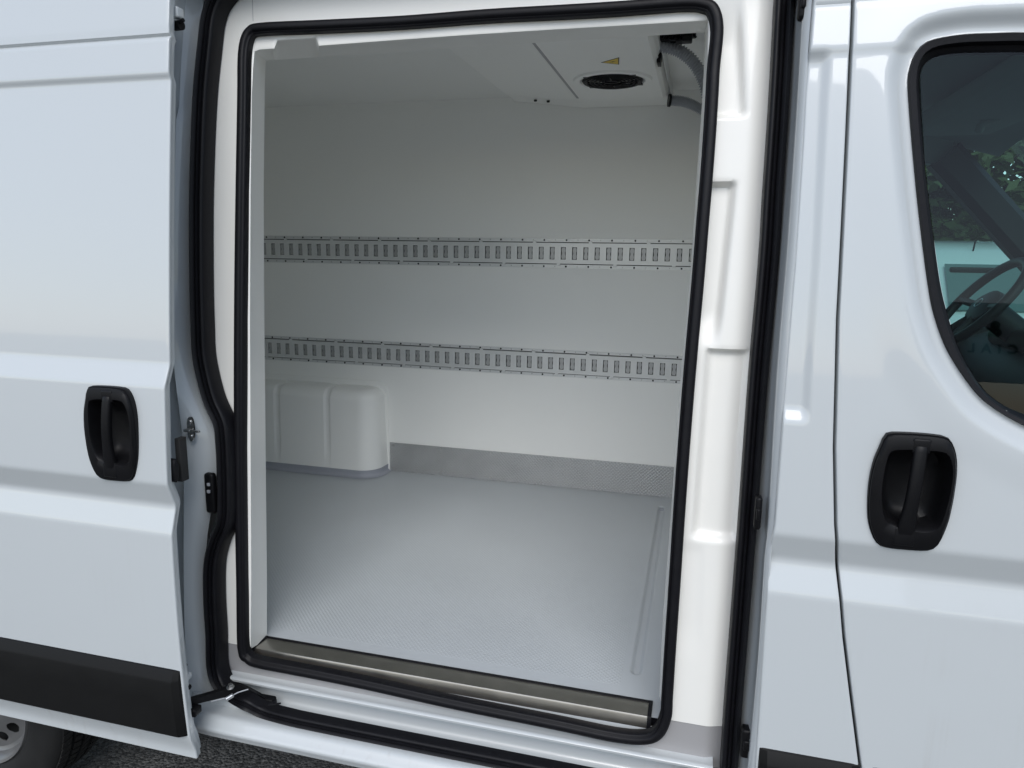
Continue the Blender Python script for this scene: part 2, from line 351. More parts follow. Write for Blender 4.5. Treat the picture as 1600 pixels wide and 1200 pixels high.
# floor with drain channel
gx0, gx1, gy0, gy1 = -.117, -.089, .33, 1.67
xs = sorted(set([XR, -2, -1, -.3] + list(np.linspace(-.17, -.04, 40)) + [XB])); ys = sorted(set([.155] + list(np.linspace(.30, .38, 14)) + list(np.linspace(.4, 1.6, 8)) + list(np.linspace(1.62, 1.72, 14)) + [YW]))
X, Y = np.meshgrid(xs, ys); cx = (gx0 + gx1) / 2; dd = np.hypot(X - cx, Y - np.clip(Y, gy0 + .014, gy1 - .014))
Z = ZF - .010 * (1 - sstep(.006, .017, dd)); n = len(xs)
V = np.stack([X, Y, Z], -1).reshape(-1, 3)
mesh('floor_lining', V, [(i * n + j, i * n + j + 1, (i + 1) * n + j + 1, (i + 1) * n + j) for i in range(len(ys) - 1) for j in range(n - 1)], M['floor'])
b = B().disc((cx + .004, gy1 - .012, ZF - .0098), .022, (0, 0, 1), .004, 20)
b.make('drain_cap', M['vinyl'])
# near wall behind the aperture frame
B_pts = [reveal_pt(*p) for p in B_IN]
def near_wall():
    b = B(); P = [np.array(p) for p in B_pts]
    L = P[:8]; b.loft([[np.array((XR, p[1] + .002, p[2])) for p in L], L])
    b.loft([[P[0], P[0] + (0, 0, -.06)], [np.array((XR, P[0][1], P[0][2])), np.array((XR, P[0][1], P[0][2] - .06))]])
    T = P[7:22]; b.loft([T, [np.array((p[0], .36, ZC + .01)) for p in T]])
    b.add([P[7], (XR, P[7][1], P[7][2]), (XR, .36, ZC + .01), (P[7][0], .36, ZC + .01)], [(0, 1, 2, 3)])
    R_ = P[21:]; b.loft([R_, [np.array((XB, p[1], p[2])) for p in R_]])
    b.add([P[21], (XB, P[21][1], P[21][2]), (XB, .36, ZC + .01), (P[21][0], .36, ZC + .01)], [(0, 1, 2, 3)])
    return b.make('near_wall_lining', M['lining'])
near_wall()
# lower aluminium kick plate with rivets
b = B().box((-1.488, YW - .004, ZF + .002), (XB, YW - .0006, .772))
kick = b.make('kick_plate', M['plate'], sharp=30)
riv = tmp_mesh(B().disc((0, 0, 0), .0055, (0, -1, 0), .0035, 12), M['steel'], 'rivet')
for zz in (.757, .637):
    for k in range(6): put('rivet', riv, (-1.465 + k * .258, YW - .004, zz), kick)
# lashing rails
def rail(z0, z1, x0, x1, off):
    y0 = YW; zc = (z0 + z1) / 2; hs_ = .0280; hc = .0465; W_ = .0112; pitch = .0517
    b = B(); lip = .0022; rise = .011
    prof = [(y0 - .0004, z0), (y0 - lip, z0), (y0 - lip, zc - hc - .0040), (y0 - .0004, zc - hc - .0038), (y0 - .0004, zc - hc - .0005), (y0 - rise, zc - hc), (y0 - rise, zc - hs_)]
    prof2 = [(y0 - rise, zc + hs_), (y0 - rise, zc + hc), (y0 - .0004, zc + hc + .0005), (y0 - .0004, zc + hc + .0038), (y0 - lip, zc + hc + .0040), (y0 - lip, z1), (y0 - .0004, z1)]
    for pf in (prof, prof2): b.loft([[np.array((x, y, z)) for y, z in pf] for x in np.linspace(x0, x1, 40)])
    xc = []; x = off
    while x - pitch > x0: x -= pitch
    while x < x1: xc.append(x); x += pitch
    e = [x0] + [v for c in xc for v in (c - W_, c + W_)] + [x1]
    for i in range(0, len(e), 2):
        if e[i + 1] > e[i]: b.add([(e[i], y0 - rise, zc - hs_), (e[i + 1], y0 - rise, zc - hs_), (e[i + 1], y0 - rise, zc + hs_), (e[i], y0 - rise, zc + hs_)], [(0, 1, 2, 3)])
    for c in xc:                                  # slot walls
        for sx in (-1, 1): b.add([(c + sx * W_, y0 - rise, zc - hs_), (c + sx * W_, y0 - .001, zc - hs_), (c + sx * W_, y0 - .001, zc + hs_), (c + sx * W_, y0 - rise, zc + hs_)], [(0, 1, 2, 3)])
        for sz in (-1, 1): b.add([(c - W_, y0 - rise, zc + sz * hs_), (c + W_, y0 - rise, zc + sz * hs_), (c + W_, y0 - .001, zc + sz * hs_), (c - W_, y0 - .001, zc + sz * hs_)], [(0, 1, 2, 3)])
    o = b.make('lashing_rail', M['rail'], sharp=20)
    B().box((x0, y0 - .0009, zc - hc - .0040), (x1, y0 - .0005, zc + hc + .0040)).make('slot_shade_backing', M['dark'], o)  # dark strip added as painted shade inside the slots and grooves
    clip = B(); zz = np.linspace(-hs_ * .94, hs_ * .94, 17); hw = .0078 - .0013 * np.cos(zz / hs_ * 2 * math.pi)   # waisted spring plate inside a slot
    clip.loft([[np.array((-h, .0045, z)), np.array((-h, .0, z)), np.array((h, .0, z)), np.array((h, .0045, z))] for z, h in zip(zz, hw)])
    cm = tmp_mesh(clip, M['clipmetal_shaded'], 'slot_clip')
    for c in xc:
        if c < -2.35: continue
        put('slot_clip', cm, (c, y0 - rise + .0056, zc), o)
    sm = tmp_mesh(B().disc((0, 0, 0), .0042, (0, -1, 0), .0026, 10), M['dark'], 'screw'); sm2 = tmp_mesh(B().disc((0, 0, 0), .0028, (0, -1, 0), .002, 8), M['steel'], 'hole'); kn = tmp_mesh(B().disc((0, 0, 0), .0085, (0, -1, 0), .004, 12), M['rail'], 'dimple')
    for i, c in enumerate(xc):
        if c < -2.35: continue
        for zz in (z0 + .0075, z1 - .0075):
            put('screw', sm if i % 2 == 0 else sm2, (c + .012, y0 - lip, zz), o)
        if i % 5 == 0: put('dimple', kn, (c + .02, y0 - rise * .6, zc + hc + .001), o)
        if i % 5 == 2: put('dimple', kn, (c + .03, y0 - rise * .6, zc - hc - .001), o)
    return o
r1 = rail(1.672, 1.8055, -2.6, -.02, -.609); r1['label'] = 'upper galvanised lashing rail with slots'
r2 = rail(1.165, 1.293, -2.6, -.02, -.604); r2['label'] = 'lower galvanised lashing rail with slots'
# wheel box moulding on the far wall
def wheel_box():
    yb, xe, r = 1.652, -1.515, .085
    plan = [(x, yb, 0, -1) for x in np.linspace(-2.75, xe - r, 220)]
    plan += [(xe - r + r * math.sin(a), yb + r - r * math.cos(a), math.sin(a), -math.cos(a)) for a in np.linspace(.08, math.pi / 2, 14)]
    plan += [(xe + .004 * k / 4, yb + r + (YW + .01 - yb - r) * k / 4, 1, 0) for k in range(1, 5)]
    prof = [(.012 * (1 - k / 9) * -1 + 0 * k, .655 + (1.005 - .655) * k / 9) for k in range(10)]
    prof = [(o_ + .012 * 0, z) for o_, z in prof]
    for a in np.linspace(.12, math.pi / 2, 9): prof.append((.055 * (1 - math.cos(a)), 1.005 + .055 * math.sin(a)))
    prof += [(.10, 1.0615), (.16, 1.063)]
    rows = []
    for o_, z in prof:
        row = []
        for x, y, nx_, ny_ in plan:
            gr = max(float((1 - sstep(.010, .017, abs(x - g0)))) for g0 in (-2.045, -1.762, -2.33)) * float(sstep(.695, .705, z)) * (1 if ny_ == -1 else 0)
            q = o_ + .007 * gr; zz = z - (.006 * gr if z > 1.02 else 0)
            lim = min(q, .084) if nx_ > 0.01 else q
            row.append(np.array((x - nx_ * lim, min(y - ny_ * (q if ny_ < -.99 else min(q, .084)), YW + .01), zz)))
        rows.append(row)
    o = B().loft(rows).make('wheel_box', M['lining'], sharp=60)
    cap = rows[-1]
    # grey vinyl coved up against the box
    prof2 = [(-.035, ZF + .0012), (-.018, ZF + .004), (-.011, ZF + .012), (-.0135, .657)]
    rows2 = [[np.array((x - nx_ * q, min(y - ny_ * q, YW - .0008), z)) for x, y, nx_, ny_ in plan] for q, z in prof2]
    B().loft(rows2).make('cove_strip', M['vinyl'], o, sharp=60)
    # flange bonded to the wall
    out = [(-2.75, ZF + .01)] + [(-2.75, 1.088)] + [(-1.545 + .05 * math.sin(a), 1.035 + .053 * math.cos(a)) for a in np.linspace(0, math.pi / 2, 9)] + [(-1.493, ZF + .01)]
    n = len(out); f = B().add([(x, YW - .0035, z) for x, z in out] + [(x, YW + .001, z) for x, z in out], [tuple(range(n))] + [(i, (i + 1) % n, n + (i + 1) % n, n + i) for i in range(n)])
    f.make('flange', M['lining'], o, sharp=30); return o
wheel_box()

# ------------------------------------------------------------------ evaporator under the ceiling
def evaporator():
    sec = [(-.864, ZC + .001), (-.852, 2.406), (-.69, 2.387), (-.535, 2.3665), (-.50, 2.3665), (-.19, 2.3665), (-.175, 2.370), (-.165, 2.385), (-.165, ZC + .001)]
    b = B(); n = len(sec); ys_ = [.50, .52, 1.62, 1.70, 1.79]; dz = [0.012, 0, 0, .006, .0]
    rows = [[np.array((x, y, min(z + k, ZC + .001))) for x, z in sec] for y, k in zip(ys_, dz)]
    b.loft(rows); b.f += [tuple(range(n)), tuple(4 * n + j for j in range(n))]
    ev = b.make('evaporator_unit', M['abs'], smooth=False); ev['label'] = 'white evaporator unit under the ceiling with round black fan'
    # cover panel with a round opening for the fan
    zt, zb = 2.3668, 2.3515; x0, x1, y0, y1 = -.523, -.172, .56, 1.575; fx, fy, fr = -.343, 1.225, .106
    N = 64; ring = lambda r, z: [np.array((fx + r * math.cos(2 * math.pi * k / N), fy + r * math.sin(2 * math.pi * k / N), z)) for k in range(N)]
    def rect(z, m):
        out = []
        for k in range(N):
            c, s_ = math.cos(2 * math.pi * k / N), math.sin(2 * math.pi * k / N)
            t = min([(x1 - m - fx) / c if c > 1e-9 else 9, (x0 + m - fx) / c if c < -1e-9 else 9, (y1 - m - fy) / s_ if s_ > 1e-9 else 9, (y0 + m - fy) / s_ if s_ < -1e-9 else 9])
            out.append(np.array((fx + c * t, fy + s_ * t, z)))
        for cxx, cyy in ((x0 + m, y0 + m), (x1 - m, y0 + m), (x0 + m, y1 - m), (x1 - m, y1 - m)):
            k = min(range(N), key=lambda i: np.hypot(out[i][0] - cxx, out[i][1] - cyy)); out[k] = np.array((cxx, cyy, z))
        return out
    B().loft([rect(zt, 0), rect(zb + .002, .010), rect(zb, .013), ring(fr + .034, zb), ring(fr + .030, zb - .007), ring(fr + .010, zb - .008), ring(fr, zb + .006), ring(fr - .006, zt + .03)], True).make('cover_panel', M['abs'], ev, sharp=30)
    B().box((x0 - .008, y0 + .01, zt - .004), (x0 + .004, y1 - .002, zt - .0003)).make('cover_shadow_strip', M['greygel'], ev, False)  # grey strip painted as the shadow gap along the cover's edge
    # fan: ring, guard, hub, blades
    b = B()
    def torus(r, z, t, n=40):
        b.tube([(fx + r * math.cos(2 * math.pi * k / n), fy + r * math.sin(2 * math.pi * k / n), z) for k in range(n + 1)], t, 6, False)
    for r in (.092, .078, .063, .048, .034): torus(r, zb - .010, .0028)
    torus(.100, zb - .004, .008)
    for k in range(8):
        a = 2 * math.pi * k / 8; b.tube([(fx + .03 * math.cos(a), fy + .03 * math.sin(a), zb - .013), (fx + .102 * math.cos(a), fy + .102 * math.sin(a), zb - .006)], .0028, 6)
    for a in (.6, 2.4, 3.9, 5.5):
        b.box((fx + .110 * math.cos(a) - .012, fy + .110 * math.sin(a) - .012, zb - .008), (fx + .110 * math.cos(a) + .012, fy + .110 * math.sin(a) + .012, zb - .001))
    b.make('fan_guard', M['plastic'], ev)
    b = B().disc((fx, fy, zb + .03), .042, (0, 0, -1), .035, 24)
    for k in range(7):
        a = 2 * math.pi * k / 7
        pts = [np.array((fx + r * math.cos(a + t), fy + r * math.sin(a + t), zb + .012 + h)) for r, t, h in ((.035, 0, 0), (.094, .1, 0), (.094, .7, .018), (.035, .6, .018))]
        b.add(pts + [p + (0, 0, .003) for p in pts], [(0, 1, 2, 3), (4, 7, 6, 5), (0, 4, 5, 1), (1, 5, 6, 2), (2, 6, 7, 3), (3, 7, 4, 0)])
    b.make('fan', M['plastic'], ev)
    B().add([(fx + .108 * math.cos(2 * math.pi * k / 24), fy + .108 * math.sin(2 * math.pi * k / 24), zb + .034) for k in range(24)], [tuple(range(24))]).make('fan_shroud', M['dark'], ev)
    # warning sticker
    T = [np.array((-.352, .985)), np.array((-.287, .935)), np.array((-.297, 1.022))]; c = sum(T) / 3
    def tri(s_, z0, z1): 
        q = [c + (t - c) * s_ for t in T]; return B().add([(p[0], p[1], z) for z in (z0, z1) for p in q], [(0, 1, 2), (3, 5, 4), (0, 3, 4, 1), (1, 4, 5, 2), (2, 5, 3, 0)])
    st = tri(1.0, zb, zb - .0006).make('warning_sticker', M['ink'], ev, False); st['label'] = 'yellow triangular warning sticker'
    tri(.82, zb - .0005, zb - .0009).make('sticker_face', M['yellow'], st, False)
    k = np.array((c[0], c[1])); ax = (T[0] - (T[1] + T[2]) / 2); ax /= np.linalg.norm(ax); px_ = np.array((-ax[1], ax[0]))
    pts = [k + ax * a + px_ * o for a, o in ((.016, .000), (.000, -.007), (.000, -.002), (-.012, -.001), (.002, .006), (.002, .001))]
    B().add([(p[0], p[1], zb - .0012) for p in pts], [tuple(range(6))]).make('sticker_symbol', M['ink'], st, False)
    for (px, py) in ((835, 157), (855, 158)):
        q = at_y(px, py, 1.70); B().disc((q[0], 1.72, 2.3995 - .03 * (q[0] + .83) / .295 + .004), .007, (0, 0, -1), .007, 10).make('screw', M['ink'], ev)
    # end bracket
    b = B().add([(-.160, 1.0, 2.372), (-.160, 1.76, 2.372), (-.160, 1.76, 2.41), (-.160, 1.0, 2.43), (-.157, 1.0, 2.372), (-.157, 1.76, 2.372), (-.157, 1.76, 2.41), (-.157, 1.0, 2.43)], [(0, 1, 2, 3), (4, 7, 6, 5), (0, 4, 5, 1), (1, 5, 6, 2), (2, 6, 7, 3), (3, 7, 4, 0)])
    b.make('end_plate', M['alu'], ev, False)
    return ev
evaporator()
def hose(pts, r, y):
    P = resample(catmull([at_y(a, c, y + k * .01) for k, (a, c) in enumerate(pts)], 10), 120)
    R_ = [r * (1 + .11 * (1 if (i // 2) % 2 else -1)) for i in range(120)]
    o = B().tube(P, R_, 14).make('drain_hose', M['hose'], sharp=80)
    f = P[0]; B().tube([f + (P[0] - P[1]) * 3, f, f + (P[1] - P[0]) * 3], r * 1.35, 14).make('hose_collar', M['plastic'], o)
    return o
hose([(1020, 70), (1042, 73), (1064, 81), (1084, 98), (1099, 124), (1106, 150)], .0185, 1.0)['label'] = 'upper grey corrugated hose'
hose([(1046, 157), (1062, 158), (1078, 162), (1096, 171), (1110, 180)], .0185, 1.62)['label'] = 'lower grey corrugated hose'
cl = B()
for (px, py, w_, h_) in ((1040, 60, .03, .022), (1052, 58, .02, .03), (1063, 62, .025, .018), (1074, 58, .03, .03), (1082, 54, .022, .016), (1030, 57, .012, .02)):
    q = at_y(px, py, .93 + .03 * (px % 3)); cl.box(q - (w_ / 2, .02, h_ / 2), q + (w_ / 2, .02, h_ / 2), .004)
for a in range(4):
    q0 = at_y(1036 + a * 9, 62, .92); q1 = at_y(1048 + a * 10, 48, .95); q2 = at_y(1060 + a * 9, 58, .93)
    cl.tube(catmull([q0, q1, q2], 8), .004, 6)
q = at_y(1052, 44, .96); cl.box(q - (.06, .04, .0), (q[0] + .06, q[1] + .04, ZC))
cl.make('wiring_block', M['plastic'])
cl = B()
for (px, py) in ((1030, 95), (1031, 88)):
    q = at_y(px, py, 1.05); cl.box(q - (.006, .03, .012), q + (.006, .03, .012), .002)
cl.make('cable_clip', M['plastic'])

# ------------------------------------------------------------------ aperture frame: liner face, reveal, inner seal
# pockets pressed into the liner beside the front pillar: left px, right px, top py, bottom py, depth
def pocket_fn():
    spec = [((1100, 1156), (1092, 1162), 20, 181, .018, .010, .07, .006), ((1090, 1147), (1080, 1122), 287, 520, .022, .011, .007, .05), ((1106, 1168), (1084, 1150), 547, 838, .019, .009, .006, .010), ((1050, 1098), (1040, 1094), 850, 1000, .003, .010, .02, .05)]
    out = []
    for (tl, tr), (bl_, br), ty, by, dep, bx, bt, bb in spec:
        a, b_, c_, d_ = U(tl, ty, LD), U(tr, ty, LD), U(bl_, by, LD), U(br, by, LD)
        out.append((a, b_, c_, d_, dep, bx, bt, bb))
    def f(X, Z):
        y = np.zeros_like(X)
        for a, b_, c_, d_, dep, bx, bt, bb in out:
            t = (Z - c_[2]) / (a[2] - c_[2]); xl_ = c_[0] + (a[0] - c_[0]) * t; xr_ = d_[0] + (b_[0] - d_[0]) * t
            y += dep * sstep(-bx, bx, X - xl_) * sstep(-bx, bx, xr_ - X) * sstep(-bb, bb, Z - c_[2]) * sstep(-bt, bt, a[2] - Z)
        return y
    return f
pf = pocket_fn()
def liner_depth(X, Z): return side(Z) + LD + pf(X, Z) + .012 * sstep(.0, .05, X - .075) 
zs = np.linspace(.50, 2.40, 318)
zsplit = .645
hole_l = lambda X, Z: inside(seal_in_xz, X, Z) | ~inside(seal_out_xz, X, Z)
liner = skin('door_frame_lining', zs[zs > zsplit - .004], lambda z: np.full_like(z, -1.30), lambda z: np.full_like(z, .20), 250, liner_depth, M['gel'], van, hole_l)
skin('door_frame_base', zs[zs < zsplit + .004], lambda z: np.full_like(z, -1.30), lambda z: np.full_like(z, .20), 250, lambda X, Z: liner_depth(X, Z) + .0025, M['greygel'], van, lambda X, Z: hole_l(X, Z) | (Z < .535))
m3 = [U(x, y, LD + .002) for x, y in M_IN]; c4 = [U(x, y, LD) for x, y in C_IN]
def dens(P, k=6):
    out = []
    for a, c in zip(P[:-1], P[1:]): out += [np.array(a) + (np.array(c) - a) * t / k for t in range(k)]
    return out + [np.array(P[-1])]
mc, mm, mb = dens(c4), dens(m3), dens(B_pts)
def between(a, c, t): return [p + (q - p) * t for p, q in zip(a, c)]
mm2 = [p + (q - p) * (.004 / max(.01, np.linalg.norm(q - p))) for p, q in zip(mm, mb)]
rev = B().loft([mc, between(mc, mm, .55), between(mc, mm, .9), [p + (0, .0015, 0) for p in mm], between(mm, mb, .06), between(mm, mb, .5), mb]).make('door_reveal', M['gel'], sharp=60)
# joint between two liner mouldings
_j0, _j1 = U(394, -30, LD), U(395.5, 33, LD)
B().add([_j0 + (-.0006, -.0006, 0), _j0 + (.0006, -.0006, 0), _j1 + (.0006, -.0006, 0), _j1 + (-.0006, -.0006, 0), _j0 + (-.0006, .004, 0), _j0 + (.0006, .004, 0), _j1 + (.0006, .004, 0), _j1 + (-.0006, .004, 0)], [(0, 1, 2, 3), (0, 4, 5, 1), (1, 5, 6, 2), (2, 6, 7, 3), (3, 7, 4, 0)]).make('liner_joint', M['greygel'], liner, False)
sealprof = lambda w_, h_: [(-w_ * .5, -.018), (-w_ * .5, h_ * .30), (-w_ * .45, h_ * .58), (-w_ * .36, h_ * .66), (-w_ * .30, h_ * .42), (-w_ * .25, h_ * .45), (-w_ * .20, h_ * .80), (-w_ * .08, h_ * .97), (w_ * .08, h_), (w_ * .26, h_ * .93), (w_ * .42, h_ * .70), (w_ * .5, h_ * .35), (w_ * .5, -.018)]
rows = sweep(SEAL_IN_PATH, [(-a, o) for a, o in sealprof(.0275, .012)]); rows.append(rows[0])
B().loft(rows).make('inner_seal', M['rubber'], sharp=70)
wv = [p + np.array((0, 0, 0)) for p in SEAL_OUT_PATH]
prof = [(-.0235, -.03), (-.0235, .004), (-.0205, .014), (-.013, .019), (-.006, .014), (-.0035, .006), (.0, .013), (.004, .015), (.007, .006), (.012, .011), (.018, .010), (.0225, .002), (.0235, -.035)]
rows = []
for i in range(len(wv)):                          # the bead is slimmer along the step
    k = .62 + .20 * float(sstep(.522, .56, wv[i][2]))
    seg = [wv[i - 1], wv[i], wv[(i + 1) % len(wv)]]; rows.append(sweep(seg, [(a * k, o * (k / .82) - (.008 if k < .7 else 0)) for a, o in prof])[1])
rows.append(rows[0])
B().loft(rows).make('outer_seal', M['rubber'], sharp=70)

# sill plate
e0 = np.array((-1.172, .2, ZF)); 
sp_ = [(.212, ZF + .0012), (.156, ZF + .0045), (.1515, ZF + .003), (.1495, ZF - .001), (.1485, .592), (.152, .590), (.156, .612), (.212, ZF - .003)]
sill = B().prism(sp_, -1.164, -.060).make('sill_plate', M['bronze'], sharp=25); sill['label'] = 'brushed steel plate along the door sill'
B().prism([(.2165, ZF + .0004), (.2165, ZF + .004), (.2095, ZF + .004), (.2095, ZF + .0004)], -1.172, -.050).make('sealant_bead', M['rubber'])
B().prism([(.214, ZF - .004), (.214, ZF + .006), (.148, ZF + .006), (.1455, ZF), (.145, .588), (.150, .586)], -.0598, -.050).make('sill_end_cap', M['rubber'], sharp=30)
B().prism([(.214, ZF - .004), (.214, ZF + .006), (.148, ZF + .006), (.1455, ZF), (.145, .588), (.150, .586)], -1.171, -1.1642).make('sill_end_cap', M['rubber'], sharp=30)
B().prism([(.20, ZF - .004), (.158, ZF - .008), (.158, .59), (.150, .588), (.148, .56), (.20, .56)], -1.2, -.02).make('sill_core', M['rubber'], sharp=30)

# step well and lower track
stp = [(.150, .600), (.1445, .565), (.128, .560), (.112, .555), (.104, .558), (.0955, .5575), (.0925, .554), (.0935, .548), (.106, .543), (.122, .538), (.125, .528), (.125, .500), (.118, .489), (.100, .486), (.062, .486), (.0525, .488), (.0515, .522), (.0495, .5245), (.0465, .5245), (.0455, .522), (.045, .505), (.020, .503), (.008, .505), (-.002, .5015), (-.006, .497), (-.016, .4865), (-.0205, .4835), (-.0225, .480), (-.0225, .4715), (-.0205, .4695), (-.0205, .4605), (-.0185, .458), (.0, .453), (.15, .447)]
b = B().loft([[np.array((x, y + .004 * math.exp(-((x + 1.28) / .06) ** 2), z)) for y, z in stp] for x in np.linspace(-1.30, .10, 46)])
b.make('step_sill', M['paint'], sharp=50)
B().prism([(.0525, .5262), (.0455, .5262), (.0455, .5246), (.0525, .5246)], -1.12, .0).make('track_edge', M['alu'], smooth=False)
B().prism([(.0875, .4905), (.0875, .494), (.070, .494), (.070, .4905)], -1.02, .0).make('track_strip', M['rubber'], smooth=False)

# ------------------------------------------------------------------ belt profile of the flank
def ramp(a, b, z, rd=.10):                        # straight flank with small rounded ends
    t = (z - a) / (b - a); f = lambda u: np.where(u < -rd, 0, np.where(u > rd, u, (u + rd) ** 2 / (4 * rd)))
    return f(t) - f(t - 1)
def belt(z, ledge=True):
    d = .024 * ramp(1.190, 1.132, z) - .017 * ramp(1.122, 1.062, z)
    if ledge: d = d - .018 * ramp(1.474, 1.424, z)
    d = d + .012 * sstep(.535, .47, z)
    return d
def top_rail(z):                                  # gutter groove and bead along the top of the flank
    return -.008 * sstep(2.118, 2.135, z) + .007 * (1 - sstep(.0, .006, np.abs(z - 2.214))) - .002 * sstep(2.215, 2.24, z)

# front pillar (between the sliding door aperture and the cab door)
edge_px = [(1283, -120), (1274, 0), (1262, 150), (1258.5, 220), (1246, 410), (1230, 600), (1213, 820), (1206, 860), (1196, 1000), (1185, 1168), (1176, 1300)]
gap_px = [(1334, -120), (1332.5, 0), (1324, 200), (1309, 500), (1304, 700), (1306, 820), (1309.5, 870), (1320, 1000), (1331, 1090), (1345, 1200), (1356, 1290), (1362, 1340)]
px_l = curve_x(edge_px); px_g = curve_x(gap_px)
chan = curve_x([(1296, -60), (1293, 80), (1288, 150), (1275, 410), (1262, 600), (1258, 700)])
def pillar_depth(X, Z):
    r = .010 * sstep(.011, -.011, X - chan(Z)) * sstep(1.418, 1.452, Z) * sstep(2.135, 2.105, Z)
    return side(Z) + belt(Z, False) * 1.0 + r + .5 * top_rail(Z)
zp = np.linspace(.462, 2.52, 330)
pil = skin('front_pillar', zp, px_l, lambda z: px_g(z) - .0050, 34, pillar_depth, M['paint'], van,
           fl=[(-.002, .0015), (-.0032, .005), (-.0036, .012)], fr=[(.0014, .0006), (.0022, .003), (.0022, .05)])
# rolled jamb edge between the outer seal and that pillar
K = [[(1250, -120), (1240, 0), (1232, 150), (1222, 300), (1215, 410), (1198, 590), (1182, 820), (1178, 870), (1167, 1000), (1158, 1100), (1150, 1200), (1143, 1290)],
     [(1255, -120), (1246, 0), (1239, 150), (1228, 300), (1219, 410), (1206, 590), (1194, 820), (1189, 870), (1179, 1000), (1169, 1100), (1161, 1200), (1154, 1290)],
     [(1264, -120), (1254, 0), (1245, 150), (1235, 300), (1227, 410), (1212, 590), (1199, 820), (1194, 870), (1186, 1000), (1177, 1100), (1167, 1200), (1160, 1290)],
     [(1281.5, -120), (1272, 0), (1260.5, 150), (1252, 300), (1244.5, 410), (1229.5, 590), (1212, 820), (1205, 870), (1195.5, 1000), (1187, 1140), (1183, 1200), (1176, 1300)]]
dk = (.115, .085, .045, .016)
rows = [resample(catmull([U(a, c, d) for a, c in k], 5), 90) for k, d in zip(K, dk)]
r_mid = [p + (q - p) * .5 + np.array((-.006, -.010, 0)) for p, q in zip(rows[2], rows[3])]
r_q = [p + (q - p) * .82 + np.array((-.001, -.009, 0)) for p, q in zip(rows[2], rows[3])]
B().loft([rows[0], rows[1], rows[2], r_mid, r_q, rows[3]]).make('pillar_jamb', M['paint'], sharp=50)

# rear jamb of the aperture (behind the opened door)
JL = [(256, -120), (254, 0), (250, 150), (250, 400), (250, 560), (252, 700), (255, 860), (262, 1000), (270, 1080), (276, 1110)]
JM = [(288, -120), (285, 0), (276, 150), (272, 400), (275, 560), (288, 700), (290, 860), (292, 1000), (300, 1080), (306, 1108)]
JR = [(322, -120), (318, 0), (307, 150), (299, 400), (303, 560), (340, 700), (322, 860), (326, 1000), (336, 1075), (350, 1100)]
jr = [resample(catmull([U(a, c, d) for a, c in k], 6), 120) for k, d in ((JL, .066), (JM, .078), (JR, .118))]
def jm(a, c, t, o): return [p + (q - p) * t + np.array((0, o, 0)) for p, q in zip(a, c)]
rj = [jr[0], jm(jr[0], jr[1], .6, .010), jm(jr[0], jr[1], .88, .008), jr[1], jm(jr[1], jr[2], .10, -.007), jm(jr[1], jr[2], .45, -.009), jm(jr[1], jr[2], .80, -.006), jr[2]]
for r_ in rj[3:7]:                                 # pressed steps near the top and above the striker
    for k in range(len(r_)):
        z = r_[k][2]; r_[k] = r_[k] + np.array((0, .010 * (float(sstep(2.06, 2.10, z)) - .9 * float(sstep(1.66, 1.60, z)) + 0), 0))
rj_o = B().loft(rj).make('rear_jamb', M['paint'], sharp=50)
# striker
def striker():
    c = U(299, 670, .060); b = B()
    pl = [c + np.array((.010 * math.cos(a) * (1), -.004, .0205 * np.sign(math.sin(a)) * (abs(math.sin(a)) ** .5) + .012 * math.sin(a))) for a in np.linspace(0, 2 * math.pi, 24, endpoint=False)]
    b.add(pl + [p + (0, .006, 0) for p in pl], [tuple(range(24))] + [(i, (i + 1) % 24, 24 + (i + 1) % 24, 24 + i) for i in range(24)])
    b.box(c + (-.011, -.018, -.005), c + (.008, -.003, .002), .0015)
    b.box(c + (.004, -.017, -.004), c + (.036, -.011, .001), .0015)
    o = b.make('striker', M['steel'])
    sm = tmp_mesh(B().disc((0, 0, 0), .0062, (0, -1, 0), .003, 14), M['steel'], 'screw')
    for dz in (.019, -.019): put('screw', sm, c + (0, -.004, dz), o)
    return o
striker()
def pad(name, px, py, d, w_, h_, t, material, parent=van, ch=.004):
    c = U(px, py, d); return B().box(c - (w_ / 2, t, h_ / 2), c + (w_ / 2, t, h_ / 2), ch).make(name, material, parent)
lp = pad('lock_plate', 330, 770, .097, .030, .112, .010, M['plastic'], ch=.008)
for py in (757, 768): pad('contact', 326, py, .085, .008, .008, .003, M['hose'], lp, .001)
# door stop rubbers on the front jamb
for (px, py, d, w_, h_) in ((1184, 800, .055, .014, .072), (1166, 1158, .06, .024, .070), (1254, 8, .035, .016, .055)):
    c = U(px, py, d); b = B().box(c - (w_ / 2, .014, h_ / 2), c + (w_ / 2, .014, h_ / 2), .006); b.box(c - (w_ * .3, .02, h_ * .18), c + (w_ * .3, .0, h_ * .18), .004); b.make('door_buffer', M['plastic'])

# ------------------------------------------------------------------ door pulls
OUTL = [(450, 172), (560, 172), (700, 180), (800, 190), (880, 207), (925, 260), (955, 350), (962, 480), (945, 650), (925, 770), (900, 880), (850, 1010), (805, 1075), (740, 1100), (600, 1095), (420, 1075), (345, 1035), (297, 930), (277, 800), (285, 580), (320, 400), (375, 265), (405, 195)]
CUPL = [(455, 308), (560, 300), (700, 305), (830, 315), (885, 345), (915, 450), (905, 600), (870, 760), (825, 890), (770, 925), (690, 930), (560, 905), (470, 885), (410, 830), (382, 700), (385, 560), (405, 420), (425, 340)]
def to_local(pts):
    w3 = [U(1300 + a / 5, 640 + c / 5, 0) for a, c in pts]; return np.array([(p[0], p[2]) for p in w3])
_o = to_local(OUTL); HC = np.array([(_o[:, 0].min() + _o[:, 0].max()) / 2, (_o[:, 1].min() + _o[:, 1].max()) / 2])
